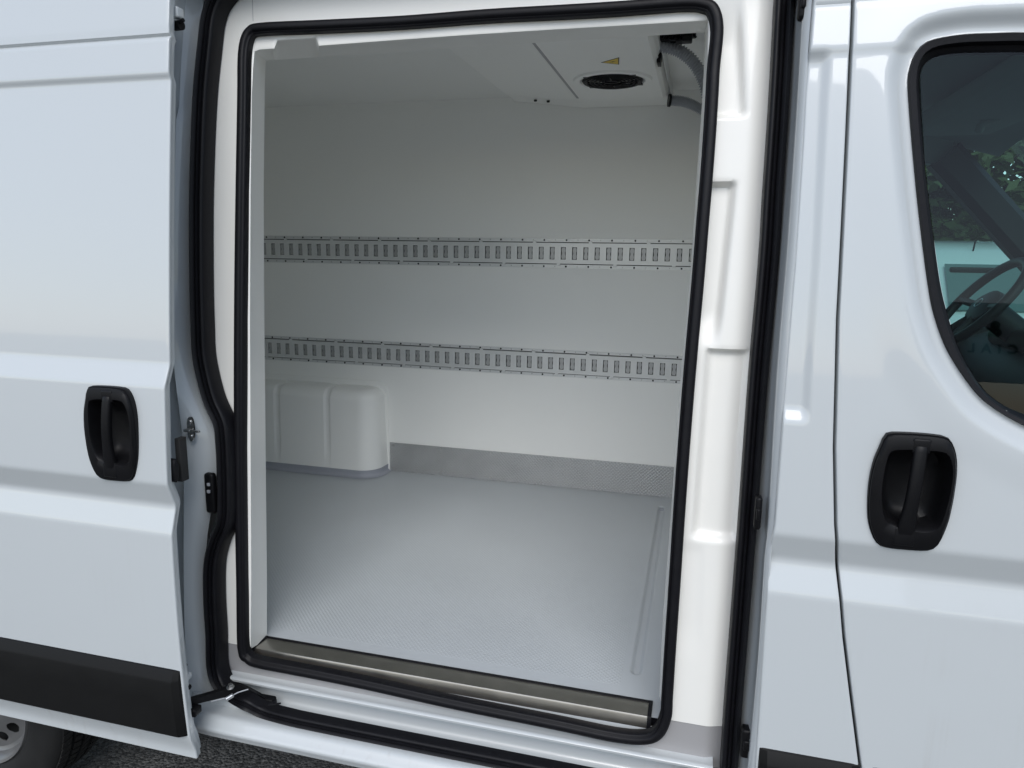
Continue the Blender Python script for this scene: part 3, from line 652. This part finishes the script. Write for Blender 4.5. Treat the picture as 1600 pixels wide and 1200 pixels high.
HO = np.array(catmull(_o - HC, 5, True)); HI = np.array(catmull(to_local(CUPL) - HC, 5, True))
def radial(P, n=72):
    a = np.arctan2(P[:, 1], P[:, 0]); r = np.hypot(P[:, 0], P[:, 1]); k = np.argsort(a); a, r = a[k], r[k]
    t = np.linspace(-math.pi, math.pi, n, endpoint=False); rr = np.interp(t, np.r_[a - 2 * math.pi, a, a + 2 * math.pi], np.r_[r, r, r])
    return np.stack([rr * np.cos(t), rr * np.sin(t)], 1)
HOr, HIr = radial(HO), radial(HI)
def door_pull(cx_, cz_, y0, parent):
    g = lambda P, s_, y: [np.array((cx_ + p[0] * s_, y0 + y, cz_ + p[1] * s_)) for p in P]
    mixr = lambda t: HOr * (1 - t) + HIr * t
    b = B(); rows = [g(HOr, 1.0, .008), g(HOr, 1.012, -.004), g(HOr, 1.0, -.008), g(HOr, .985, -.0075), g(HOr, .97, -.0125), g(mixr(.5), 1, -.0165), g(mixr(.92), 1, -.0165), g(HIr, .99, -.012), g(HIr, .93, .008), g(HIr, .86, .030), g(HIr, .6, .042)]
    b.loft(rows, True); k = len(b.v) - 72; b.f.append(tuple(range(k, k + 72)))
    o = b.make('door_handle', M['plastic'], parent, sharp=45)
    # upright grip
    hz = np.linspace(.101, -.100, 26); rws = []
    for i, z in enumerate(hz):
        t = i / 25; hw = .0115 + .0045 * float(sstep(.55, .95, t)); bow = -.017 - .011 * math.sin(math.pi * min(1, max(0, (t - .02) / .9))) ** .7
        if i in (0, 25): hw *= .8; bow += .006
        xo = cx_ + .0065 - .011 * t; th = .013
        rws.append([np.array((xo - hw, y0 + bow + th, cz_ + z)), np.array((xo - hw, y0 + bow + .004, cz_ + z)), np.array((xo - hw * .7, y0 + bow, cz_ + z)), np.array((xo + hw * .7, y0 + bow, cz_ + z)), np.array((xo + hw, y0 + bow + .004, cz_ + z)), np.array((xo + hw, y0 + bow + th, cz_ + z))])
    gb = B().loft(rws, True); gb.f += [tuple(range(6)), tuple(len(gb.v) - 6 + k for k in range(6))]
    gb.make('grip', M['plastic'], o, sharp=50)
    bb = B().box((cx_ - .0045 - .019, y0 - .0175, cz_ - .106), (cx_ - .0045 + .019, y0 + .004, cz_ - .068), .004); bb.make('grip_base', M['plastic'], o)
    bb = B().box((cx_ + .0065 - .016, y0 - .0172, cz_ + .080), (cx_ + .0065 + .016, y0 + .004, cz_ + .109), .004); bb.make('grip_hinge', M['plastic'], o)
    return o

# ------------------------------------------------------------------ cab door with its window
WOUT = [(1600, 50.5), (1550, 51.5), (1500, 54), (1450, 64), (1430, 84), (1421, 110), (1419, 132), (1422, 180), (1428, 250), (1436, 330), (1450, 440), (1461, 495), (1482, 550), (1518, 605), (1546, 633), (1590, 660), (1640, 682), (1700, 697), (1800, 705), (1880, 690), (1905, 620), (1890, 500), (1840, 320), (1780, 150), (1740, 80), (1690, 54)]
WINN = [(1600, 80.5), (1550, 81), (1500, 82), (1465, 87), (1447, 97.5), (1440, 112), (1439, 128), (1442, 180), (1447, 250), (1456, 330), (1471, 440), (1484, 495), (1503, 550), (1535, 605), (1568, 633), (1600, 648), (1645, 665), (1700, 677), (1790, 685), (1860, 670), (1878, 610), (1865, 500), (1815, 325), (1757, 165), (1720, 100), (1680, 83)]
wo = resample(catmull([U(a, c, .012) for a, c in WOUT], 5, True), 160, True); wi = resample(catmull([U(a, c, .026) for a, c in WINN], 5, True), 160, True)
wo_xz = wo[:, [0, 2]]
cabdoor_x1 = 1.25
pc0 = (_o * 1)[0]
HRx, HRz = HC
LHx, LHz = -1.343, 1.303
def cab_depth(X, Z):
    dw = dist_poly(wo_xz, X, Z); dw = np.where(inside(wo_xz, X, Z), 0, dw)
    return side(Z) + belt(Z, False) + .019 * (1 - sstep(.006, .042, dw)) + .4 * top_rail(Z) - .003 * sstep(.12, .05, dw)
def handle_hole(cx_, cz_): return lambda X, Z: inside(HOr * .93, X - cx_, Z - cz_)
inner_hole = resample(catmull([U(a, c, .012) for a, c in [(p[0] * .9 + q[0] * .1, p[1] * .9 + q[1] * .1) for p, q in zip(WOUT, WINN)]], 5, True), 120, True)[:, [0, 2]]
cab = skin('cab_door', np.linspace(.465, 2.24, 300), lambda z: px_g(z) + .0050, lambda z: np.full_like(z, cabdoor_x1), 170, cab_depth, M['paint'], van,
           lambda X, Z: inside(inner_hole, X, Z) | handle_hole(HRx, HRz)(X, Z), fl=[(-.0012, .0006), (-.002, .003), (-.0022, .05)])
cab['label'] = 'white cab door with tinted window'
y0 = float(side(HRz) + belt(HRz, False)); door_pull(HRx, HRz, y0, cab)
mix3 = lambda t, oy=0: [p + (q - p) * t + np.array((0, oy, 0)) for p, q in zip(wo, wi)]
B().loft([mix3(-.05, .012), mix3(0, -.001), mix3(.07, -.006), mix3(.5, -.009), mix3(.56, -.004), mix3(.60, .008), mix3(1.0, .010), mix3(1.03, .02)], True).make('window_seal', M['rubber'], cab, sharp=40)
b = B(); gl = mix3(1.02); _pb, _pa = np.polyfit([p[2] for p in gl], [p[1] for p in gl], 1); gl = [np.array((p[0], _pa + _pb * p[2] + .006, p[2])) for p in gl]; b.add(gl, [tuple(range(len(gl)))]); b.make('window_pane', M['glass'], cab, False)
B().box((.33, .075, .5), (1.22, .13, 1.43), .02).make('inner_trim', M['dash'], cab)
# dark seal deep in the door gap
zz = np.linspace(.465, 2.5, 80)
B().loft([[np.array((float(px_g(z)) - .016, float(side(z)) + .045, z)) for z in zz], [np.array((float(px_g(z)) + .016, float(side(z)) + .045, z)) for z in zz]]).make('gap_seal', M['rubber'])
# black lower mouldings on the pillar and the cab door
def moulding(name, xa, xb, ztop, zbot, d0, parent, ramp=.016):
    zc_ = np.array([ztop, ztop - .004, ztop - .028, ztop - .034, (ztop + zbot) / 2, zbot + .012, zbot + .003, zbot]); out = np.array([.002, -.004, -.0165, -.018, -.0185, -.018, -.014, .002]); rows = []
    for x, s_ in ((xa, 0), (xa + .002, .35), (xa + ramp, 1), (xa + ramp + .01, 1), *[(xa + (xb - xa) * t, 1) for t in (.25, .5, .75)], (xb - ramp - .01, 1), (xb - ramp, 1), (xb - .002, .35), (xb, 0)):
        rows.append([np.array((x, float(side(z) + belt(z, False)) + d0 + (o if o > 0 else o * s_), z)) for z, o in zip(zc_, out)])
    return B().loft(rows).make(name, M['trim'], parent, sharp=18)
zm = U(1185, 1168, 0)[2]
moulding('lower_moulding', float(px_l(.65)) + .002, float(px_g(.65)) - .012, zm - .002, .505, 0, pil)
moulding('lower_moulding', float(px_g(.65)) + .012, cabdoor_x1 - .02, zm - .002, .505, 0, cab)

# ------------------------------------------------------------------ sliding door, pushed back along the flank
SD = -.085
de = curve_x([(272, -150), (270, 0), (266.5, 45), (264, 88), (266, 100), (263, 200), (261, 300), (262, 400), (265.5, 500), (267, 560), (264, 600), (262.5, 625), (263, 700), (268, 770), (273.5, 795), (275.5, 803), (274, 819), (276, 900), (281, 990), (284, 1040), (290, 1090), (298, 1135), (302, 1148), (306.5, 1168)], SD)
# the profile already moves the door edge, so smooth the measured edge line
_zz = np.linspace(.46, 2.5, 60); _pe = np.polyfit(_zz, de(_zz), 3); dedge = lambda z: np.polyval(_pe, z)
def slide_depth(X, Z): return side(Z) + SD + belt(Z) + top_rail(Z)
sd = skin('sliding_door', np.linspace(.458, 2.52, 420), lambda z: np.full_like(z, -2.62), dedge, 160, slide_depth, M['paint'], van,
          handle_hole(LHx, LHz), fr=[(.0016, .0006), (.0024, .0028), (.002, .006), (-.001, .014), (-.0015, .020), (-.014, .024), (-.016, .040), (-.030, .043), (-.034, .058)], fl=[(-.002, .002), (-.002, .05)])
sd['label'] = 'white sliding side door pushed back along the flank'
y0 = float(side(LHz) + SD + belt(LHz)); door_pull(LHx, LHz, y0, sd)
B().box((-2.60, side(1.2) + SD + .060, .50), (-1.27, side(1.2) + SD + .064, 1.45)).make('inner_panel', M['paint'], sd)
ztop = U(283, 1043, SD)[2]; zb = U(300, 1146, SD)[2]
def side_mould():
    x1 = float(dedge(.6)) - .003; zc_ = np.array([ztop, ztop - .003, ztop - .024, ztop - .030, (ztop + zb) / 2, zb + .010, zb + .002, zb]); out = np.array([.003, -.004, -.0155, -.0175, -.0185, -.018, -.014, .003]); rows = []
    for x, s_ in ((-2.6, 1), (-2.2, 1), (-1.9, 1), (-1.6, 1), (x1 - .05, 1), (x1 - .022, 1), (x1 - .016, .97), (x1 - .002, .35), (x1, 0)):
        rows.append([np.array((x + float(dedge(z) - dedge(.6)), float(slide_depth(np.array(x), np.array(z))) + (o if o > 0 else o * s_), z)) for z, o in zip(zc_, out)])
    return B().loft(rows).make('lower_moulding', M['trim'], sd, sharp=18)
side_mould()
# fittings on the door's shut face
def ov(name, px, py, d, ry, rz, material, parent):
    c = U(px, py, d); n = 24
    row = lambda s_, x: [c + np.array((x, ry * s_ * math.cos(2 * math.pi * k / n), rz * s_ * np.sign(math.sin(2 * math.pi * k / n)) * abs(math.sin(2 * math.pi * k / n)) ** .7)) for k in range(n)]
    b = B().loft([row(1, -.01), row(1, .002), row(.85, .005)], True); b.f.append(tuple(2 * n + k for k in range(n))); return b.make(name, material, parent)
ov('buffer_plug', 273.5, 735, SD + .016, .009, .030, M['rubber'], sd)
c = U(285, 718, SD + .045); B().box(c + (-.012, -.009, -.055), c + (.003, .016, .055), .002).make('latch_slot', M['dark'], sd)
c = U(279, 40, SD + .045); b = B().tube([c + (-.01, 0, 0), c + (.01, -.002, 0)], .011, 14); b.tube([c + (.008, -.006, .004), c + (.022, -.010, .008)], .0045, 10); b.make('upper_buffer', M['plastic'], sd)
c = U(277, 20, SD + .03); B().box(c + (-.012, -.01, -.012), c + (.008, .014, .012), .004).make('hinge_tab', M['paint'], sd)
c = U(290, 1056, SD + .04); B().box(c + (-.02, -.008, -.008), c + (.012, .010, .008), .003).make('hinge_tab', M['paint'], sd)
c = U(288, 1039, SD + .03); B().disc(c, .006, (1, -.3, 0), .006, 14).make('bolt', M['plastic'], sd)
c = U(294, 1073, SD + .03); B().disc(c, .007, (1, -.3, 0), .006, 14).make('bolt', M['plastic'], sd)
# roller arm running into the lower track
def arm():
    p0 = U(296, 1096, SD + .04); p1 = U(345, 1083, .03); p2 = U(372, 1074, .06); p3 = np.array((-1.085, .083, .516))
    b = B(); path = catmull([p0, p1, p2, p3], 8); n = len(path)
    rows = []
    for i, p in enumerate(path):
        t = path[min(i + 1, n - 1)] - path[max(i - 1, 0)]; t /= np.linalg.norm(t); s_ = np.cross(t, (0, 0, 1)); s_ /= np.linalg.norm(s_); h = .008 + .003 * math.sin(i / n * 3); w_ = .007
        rows.append([p + s_ * w_ + (0, 0, h), p - s_ * w_ + (0, 0, h), p - s_ * w_ - (0, 0, h), p + s_ * w_ - (0, 0, h)])
    b.loft(rows, True); b.f += [(0, 1, 2, 3), tuple(len(b.v) - 4 + k for k in range(4))]
    b.box(p3 + (-.04, -.012, -.008), p3 + (.022, .012, .012), .004); b.box(p0 + (-.01, -.02, -.03), p0 + (.03, .01, -.008), .005)
    o = b.make('roller_arm', M['plastic'], sharp=40)
    B().disc(p3 + (.012, -.002, -.010), .016, (0, 0, 1), .018, 18).make('roller', M['rubber'], o)
    c = U(360, 1072, .035); B().disc(c - (0, 0, .004), .010, (0, -.2, 1), .003, 18).disc(c, .0068, (0, -.2, 1), .006, 6).make('bolt', M['steel'], o)
    q = [U(330, 1096, .0), U(358, 1089, .02), U(372, 1082, .035), U(388, 1077, .05)]; B().tube(catmull(q, 6), .0016, 8).make('cable', M['hose'], o)
    q = [U(354, 1092, .012), U(364, 1086, .02)]; B().tube(q, .0055, 10).make('cable_sleeve', M['alu'], o)
arm()
# cable tie on the sill seal
B().tube([U(420, 1101, .03), U(438, 1099, .02)], .0025, 6).make('cable_tie', M['rubber'])

# ------------------------------------------------------------------ rest of the body: rear quarter, roof, far flank
wc = np.array((-2.155, .075, .31)); TR = .35
def quarter_hole(X, Z): return np.hypot(X - wc[0], Z - .34) < .42
skin('rear_quarter', np.linspace(.455, 2.52, 120), lambda z: np.full_like(z, -3.45), lambda z: np.interp(z, *zip(*sorted((float(p[2]), float(p[0])) for p in jr[0]))), 120, lambda X, Z: side(Z) + .008 + belt(Z), M['paint'], van, quarter_hole, fr=[(.002, .002), (.003, .01), (.003, .068)])
roofp = [(float(side(2.52)), 2.52), (.19, 2.60), (.30, 2.635), (.6, 2.655), (1.0, 2.66), (1.4, 2.655), (1.7, 2.635), (1.82, 2.60), (1.87, 2.52), (1.92, 2.2), (1.99, 1.6), (2.02, 1.1), (2.02, .46)]
B().loft([[np.array((x, y, z)) for y, z in roofp] for x in (-3.45, -2, -1, 0, .30)]).make('roof', M['paint'], sharp=60)
B().loft([[np.array((x, float(side(z)) + o, z)) for z, o in ((2.52, .0005), (2.44, .0), (2.425, .004), (2.42, .02), (2.415, .20))] for x in np.linspace(-1.32, .24, 8)]).make('header', M['paint'], sharp=40)
B().box((-3.45, .05, .46), (-3.42, 1.95, 2.6)).make('rear_door', M['paint'])
B().box((-3.4, .14, .40), (1.2, 1.95, .452)).make('underbody', M['dark'])

# rear wheel seen below the door
def wheel():
    cx_, cy_, cz_ = wc; W_ = .215
    def rev(prof, n=96, tread=False):
        return [[np.array((cx_ + r * math.cos(2 * math.pi * k / n), y, cz_ + r * math.sin(2 * math.pi * k / n))) for k in range(n + 1)] for y, r in prof]
    w_o = B().loft(rev([(cy_ - .002, .205), (cy_ - .006, .213), (cy_ + .004, .217), (cy_ + .010, .207), (cy_ + .03, .190), (cy_ + .16, .185)])).make('wheel', M['wheelpaint'], sharp=40)
    dk_ = B(); N = 96; rings = [(.207, .010), (.196, .028), (.178, .036)]
    dk_.loft([[np.array((cx_ + r * math.cos(2 * math.pi * k / N), cy_ + y, cz_ + r * math.sin(2 * math.pi * k / N))) for k in range(N + 1)] for r, y in rings])
    # disc face with round ventilation holes
    rs = np.linspace(.05, .180, 66); th = np.linspace(0, 2 * math.pi, 449); nh = 14
    V = []; keep = []
    for r in rs:
        for t in th: V.append((cx_ + r * math.cos(t), cy_ + .036 - .020 * float(sstep(.16, .09, r)), cz_ + r * math.sin(t)))
    F = []
    for i in range(65):
        for j in range(448):
            r = (rs[i] + rs[i + 1]) / 2; t = (th[j] + th[j + 1]) / 2; a = (t % (2 * math.pi / nh)) - math.pi / nh
            if np.hypot((r - .142), r * a) < .0155 + .004: continue
            F.append((i * 449 + j, i * 449 + j + 1, (i + 1) * 449 + j + 1, (i + 1) * 449 + j))
    dk_.add(V, F); dk_.make('rim', M['wheelpaint'], w_o, sharp=40)
    bk = B().disc((cx_, cy_ + .075, cz_), .18, (0, -1, 0), .005, 32); bk.make('brake_drum', M['dark'], w_o)
    hv = B().disc((cx_, cy_ + .03, cz_), .06, (0, -1, 0), .04, 32); hv.make('hub_cap', M['plastic'], w_o)
    tp = [(cy_ + .006, .212), (cy_ - .006, .222), (cy_ - .016, .245), (cy_ - .022, .275), (cy_ - .021, .300), (cy_ - .014, .325), (cy_ - .004, .339), (cy_ + .012, .3465)]
    grooves = [.040, .082, .124, .166]; y = .012
    tread = []
    for g0 in grooves: tread += [(cy_ + g0 - .0055, .3495), (cy_ + g0 - .004, .3415), (cy_ + g0 + .004, .3415), (cy_ + g0 + .0055, .3495)]
    tp = tp + tread + [(cy_ + .19, .3465), (cy_ + .215, .30), (cy_ + .205, .22)]
    B().loft(rev(tp, 120)).make('tyre', M['tyre'], w_o, sharp=40)
    # shoulder and tread sipes as raised lugs
    lug = B(); n = 84
    for k in range(n):
        a = 2 * math.pi * k / n
        for y0_, y1_, sk in ((.004, .0335, .035), (.0465, .0755, -.03), (.0885, .1175, .03), (.1305, .159, -.03)):
            pts = []
            for yy, aa in ((y0_, a), (y1_, a + sk), (y1_, a + sk + .058), (y0_, a + .058)):
                for r in (.345, .3535 if yy > .01 else .349): pts.append((cx_ + r * math.cos(aa), cy_ + yy, cz_ + r * math.sin(aa)))
            lug.add(pts, [(1, 3, 5, 7), (0, 2, 3, 1), (2, 4, 5, 3), (4, 6, 7, 5), (6, 0, 1, 7)])
    t_ = lug.make('tread', M['tyre'], w_o, False); t_['kind'] = 'stuff'
    # arch liner
    lin = B().loft([[np.array((cx_ + .43 * math.cos(a), y, .34 + .43 * math.sin(a))) for a in np.linspace(.12, math.pi - .12, 30)] for y in (.03, .32)]); lin.f.append(tuple(30 + k for k in range(30)))
    lin.make('arch_liner', M['dark'])
wheel()

# ------------------------------------------------------------------ cab interior behind the window
B().box((.10, .36, .5), (.14, 1.95, 2.36)).make('cab_partition', M['cabgrey'])
hl = B().loft([[np.array((x, y, z - .06 * (abs(y - 1.0) / .9) ** 4)) for y in np.linspace(.13, 1.9, 14)] for x, z in ((.14, 2.30), (.5, 2.30), (.85, 2.28), (1.13, 2.205))]); hl.make('headliner', M['cabgrey'], sharp=60)
ap0, ap1 = np.array((1.50, 1.93, 1.55)), np.array((.92, 1.86, 2.15))
def pillar_bar(p, q, w_, name, material):
    t = (q - p) / np.linalg.norm(q - p); s_ = np.cross(t, (0, 1, 0)); s_ /= np.linalg.norm(s_)
    b = B().loft([[c + s_ * w_ * a + np.array((0, o, 0)) for a, o in ((-1, -.02), (-.6, -.05), (.6, -.05), (1, -.02), (1, .04), (-1, .04))] for c in (p, (p + q) / 2 + (0, 0, .01), q)], True); return b.make(name, material)
pillar_bar(ap0 + (.25, 0, -.27), ap1, .065, 'cab_pillar', M['dash'])
pillar_bar(np.array((1.67, .12, 1.28)), np.array((.90, .20, 2.15)), .05, 'cab_pillar', M['dash'])
# far cab door below its window, and its glass
B().box((.12, 1.88, .5), (1.60, 1.94, 1.46)).make('far_door', M['dash'])
B().box((.12, 1.88, 1.46), (.42, 1.94, 2.25)).make('far_door_post', M['cabgrey'])
B().box((.14, 1.86, 2.12), (.95, 1.94, 2.30)).make('far_door_header', M['cabgrey'])
B().add([(.42, 1.91, 1.46), (1.5, 1.91, 1.46), (.9, 1.89, 2.13), (.42, 1.89, 2.13)], [(0, 1, 2, 3)]).make('far_window', M['clear'], van, False)
B().add([(1.90, .1, 1.30), (1.90, 1.95, 1.30), (1.12, 1.85, 2.21), (1.12, .2, 2.21)], [(0, 1, 2, 3)]).make('windscreen', M['clear'], van, False)
# dashboard
ds = [(1.02, 1.18), (1.00, 1.34), (1.08, 1.42), (1.20, 1.46), (1.50, 1.44), (1.72, 1.34), (1.78, 1.0), (1.1, .9)]
n = len(ds); b = B().add([(x, y, z) for y in (.13, 1.9) for x, z in ds], [tuple(range(n)), tuple(range(n, 2 * n))] + [(i, (i + 1) % n, n + (i + 1) % n, n + i) for i in range(n)])
b.make('dashboard', M['dash'], sharp=60)
B().box((1.08, 1.25, 1.42), (1.35, 1.65, 1.50), .03).make('instrument_hood', M['dash'])
b = B().box((.14, .14, .5), (1.02, 1.88, .56)); b.make('cab_floor', M['dash'])
def steering():
    c = np.array((.985, 1.47, 1.585)); a = math.radians(52); t = np.array((math.cos(a), 0, math.sin(a))); yv = np.array((0, 1., 0)); nrm = np.cross(t, yv)
    if nrm[0] > 0: nrm = -nrm
    R0 = .19; ring = [c + R0 * (math.cos(k * 2 * math.pi / 48) * yv + math.sin(k * 2 * math.pi / 48) * t) for k in range(49)]
    o = B().tube(ring, .0165, 12, False).make('steering_wheel', M['dash'])
    hub = B(); hub.loft([[c - nrm * h + s_ * (math.cos(k * math.pi / 12) * yv * 1.1 + math.sin(k * math.pi / 12) * t * .85) for k in range(24)] for s_, h in ((.075, .055), (.085, .03), (.08, .012), (.05, .0))], True); hub.f.append(tuple(72 + k for k in range(24)))
    hub.make('airbag_cover', M['dash'], o)
    sp2 = B()
    for ang in (0, math.pi, -math.pi / 2 - .35, -math.pi / 2 + .35):
        dv = math.cos(ang) * yv + math.sin(ang) * t; sp2.tube([c - nrm * .02 + dv * .06, c + dv * (R0 - .005)], .014, 8)
    sp2.make('spoke', M['dash'], o)
    em = B().tube([c + nrm * .003 + .018 * (math.cos(k * 2 * math.pi / 24) * yv + math.sin(k * 2 * math.pi / 24) * t) for k in range(25)], .0015, 6, False); em.make('emblem', M['alu'], o)
    B().tube([c - nrm * .03, c - nrm * .30], .05, 12).make('steering_column', M['dash'], o)
steering()
b = B().box((.70, .5, 2.17), (.96, 1.5, 2.24), .02); b.make('roof_console', M['cabgrey'])
b = B().tube(catmull([at_y(1530, 205, 1.2), at_y(1540, 190, 1.18), at_y(1590, 172, 1.16), at_y(1606, 176, 1.16)], 6), .012, 10); b.make('grab_handle', M['cabgrey'])

# ------------------------------------------------------------------ what shows through the cab: a parked van and trees
def parked_van():
    org = np.array((3.1, 7.0, -.04)); e = bpy.data.objects.new('parked_van', None); C.objects.link(e); e.location = org
    e['label'] = 'white van parked beyond, seen through the cab window'; e['category'] = 'van'
    X0, X1 = 2.1, 4.1
    prof = [(5.55, .35), (5.5, .75), (5.6, 1.05), (6.1, 1.22), (6.75, 1.66), (6.95, 1.80), (7.3, 1.885), (8.0, 1.93), (9.6, 1.92), (9.75, 1.7), (9.8, .35)]
    rows = []
    for x, s_ in ((X0, .0), (X0 + .02, .35), (X0 + .12, .8), (X0 + .4, 1), (X1 - .4, 1), (X1 - .12, .8), (X1 - .02, .35), (X1, 0)):
        rows.append([np.array((x, y + .15 * (1 - s_) * (1 if y < 7 else -.3), z - .10 * (1 - s_) * (1 if z > 1.1 else 0))) for y, z in prof])
    b = B().loft(rows); n = len(prof); b.f += [tuple(range(n)), tuple(7 * n + k for k in range(n))]
    mesh('body', b.v, b.f, M['paint'], e, True, org, 60)
    b = B().add([(X0 + .22, 6.13, 1.245), (X1 - .22, 6.13, 1.245), (X1 - .3, 6.73, 1.665), (X0 + .3, 6.73, 1.665), (X0 + .22, 6.12, 1.255), (X1 - .22, 6.12, 1.255), (X1 - .3, 6.72, 1.675), (X0 + .3, 6.72, 1.675)], [(0, 3, 2, 1), (4, 5, 6, 7), (0, 1, 5, 4), (1, 2, 6, 5), (2, 3, 7, 6), (3, 0, 4, 7)])
    mesh('windscreen', b.v, b.f, mat('far_windscreen', (.10, .15, .15), .12), e, False, org)
    q = at_y(1518, 402, 7.0); b = B().tube([q, q + (0, -.05, .17)], .008, 8); b.disc(q - (0, 0, .03), .035, (0, -.3, 1), .04, 14); mesh('antenna', b.v, b.f, M['plastic'], e, True, org, 40)
    q = at_y(1519, 424, 6.62); b = B().box(q - (.20, .02, .04), q + (.20, .02, .04), .015); mesh('mirror', b.v, b.f, M['plastic'], e, True, org, 40)
    for x in (X0 + .12, X1 - .12):
        for y in (6.25, 9.0):
            b = B().disc((x - .1, y, .29), .33, (1, 0, 0), .2, 28); mesh('wheel', b.v, b.f, M['tyre'], e, True, org, 40)
    for x in (X0 + .3, X1 - .3):
        b = B().box((x - .2, 5.5, .78), (x + .2, 5.6, .98), .03); mesh('headlight', b.v, b.f, M['alu'], e, True, org, 40)
parked_van()
def tree(x, y, h, r, seed, label):
    rnd = random.Random(seed); org = np.array((x, y, -.04)); e = bpy.data.objects.new('tree', None); C.objects.link(e); e.location = org; e['label'] = label; e['category'] = 'tree'; e['group'] = 'trees beyond the yard'
    b = B().tube([org + (0, 0, -.05), org + (.05, 0, h * .3), org + (-.1, .1, h * .6), org + (0, 0, h * .9)], [.2, .16, .1, .03], 10)
    for k in range(9):
        a = rnd.uniform(0, 6.28); z0 = h * rnd.uniform(.25, .7); b.tube([org + (0, 0, z0), org + (math.cos(a) * r * .4, math.sin(a) * r * .4, z0 + h * .1), org + (math.cos(a) * r * .8, math.sin(a) * r * .8, z0 + h * .16)], [.07, .045, .015], 6)
    mesh('trunk', b.v, b.f, M['bark'], e, True, org, 60)
    v, f = [], []
    cl_ = [(rnd.gauss(0, .45) * r, rnd.gauss(0, .45) * r, h * rnd.uniform(.12, 1.0)) for _ in range(150)]
    for cx_, cy_, cz_ in cl_:
        s_ = rnd.uniform(.35, .8)
        for _ in range(150):
            p = np.array((cx_ + rnd.gauss(0, s_ * .5), cy_ + rnd.gauss(0, s_ * .5), max(.3, cz_ + rnd.gauss(0, s_ * .4)))) + org
            d = np.array((rnd.gauss(0, 1), rnd.gauss(0, 1), rnd.gauss(0, .6))); d /= np.linalg.norm(d); k = np.cross(d, (rnd.gauss(0, 1), rnd.gauss(0, 1), rnd.gauss(0, 1))); k /= np.linalg.norm(k); L = rnd.uniform(.08, .15)
            i = len(v); v += [p - d * L, p + k * L * .45, p + d * L, p - k * L * .45]; f.append((i, i + 1, i + 2, i + 3))
    mesh('crown', v, f, M['leaf'], e, False, org)
tree(4.6, 13.5, 6.5, 2.2, 1, 'dense green tree right behind the parked white van'); tree(8.6, 14.5, 7.5, 2.4, 2, 'green tree seen through the windscreen, right of the other tree')

# ------------------------------------------------------------------ dealer's board across the yard, seen only as a reflection in the cab window
def dealer_sign():
    org = np.array((2.9, -6.06, -.04)); e = bpy.data.objects.new('sign_board', None); C.objects.link(e); e.location = org
    e['label'] = 'white board with black letters mirrored in the cab window'; e['category'] = 'sign'
    b = B().box((2.1, -6.08, 1.80), (3.7, -6.012, 2.55), .006); mesh('panel', b.v, b.f, M['lining'], e, True, org, 30)
    for x in (2.25, 3.55):
        b = B().box((x - .04, -6.16, -.04), (x + .04, -6.082, 2.4), .005); mesh('post', b.v, b.f, M['steel'], e, True, org, 30)
    def letters(txt, x, z, size, spacing, bold):
        cu = bpy.data.curves.new('lettering', 'FONT'); cu.body = txt; cu.size = size; cu.space_character = spacing; cu.extrude = .004; cu.offset = bold; cu.align_x = 'CENTER'
        t = bpy.data.objects.new('lettering', cu); C.objects.link(t); bpy.context.view_layer.update()
        me = bpy.data.meshes.new_from_object(t.evaluated_get(bpy.context.evaluated_depsgraph_get())); bpy.data.objects.remove(t); me.materials.clear(); me.materials.append(M['ink'])
        o = bpy.data.objects.new('lettering', me); C.objects.link(o); o.parent = e; o.location = Vector(np.array((x, -6.006, z)) - org); o.rotation_euler = (math.pi / 2, 0, math.pi)
    letters('CIAL', 2.715, 2.075, .12, 1.9, .004); letters('&', 2.72, 2.24, .19, 1, .008)
dealer_sign()
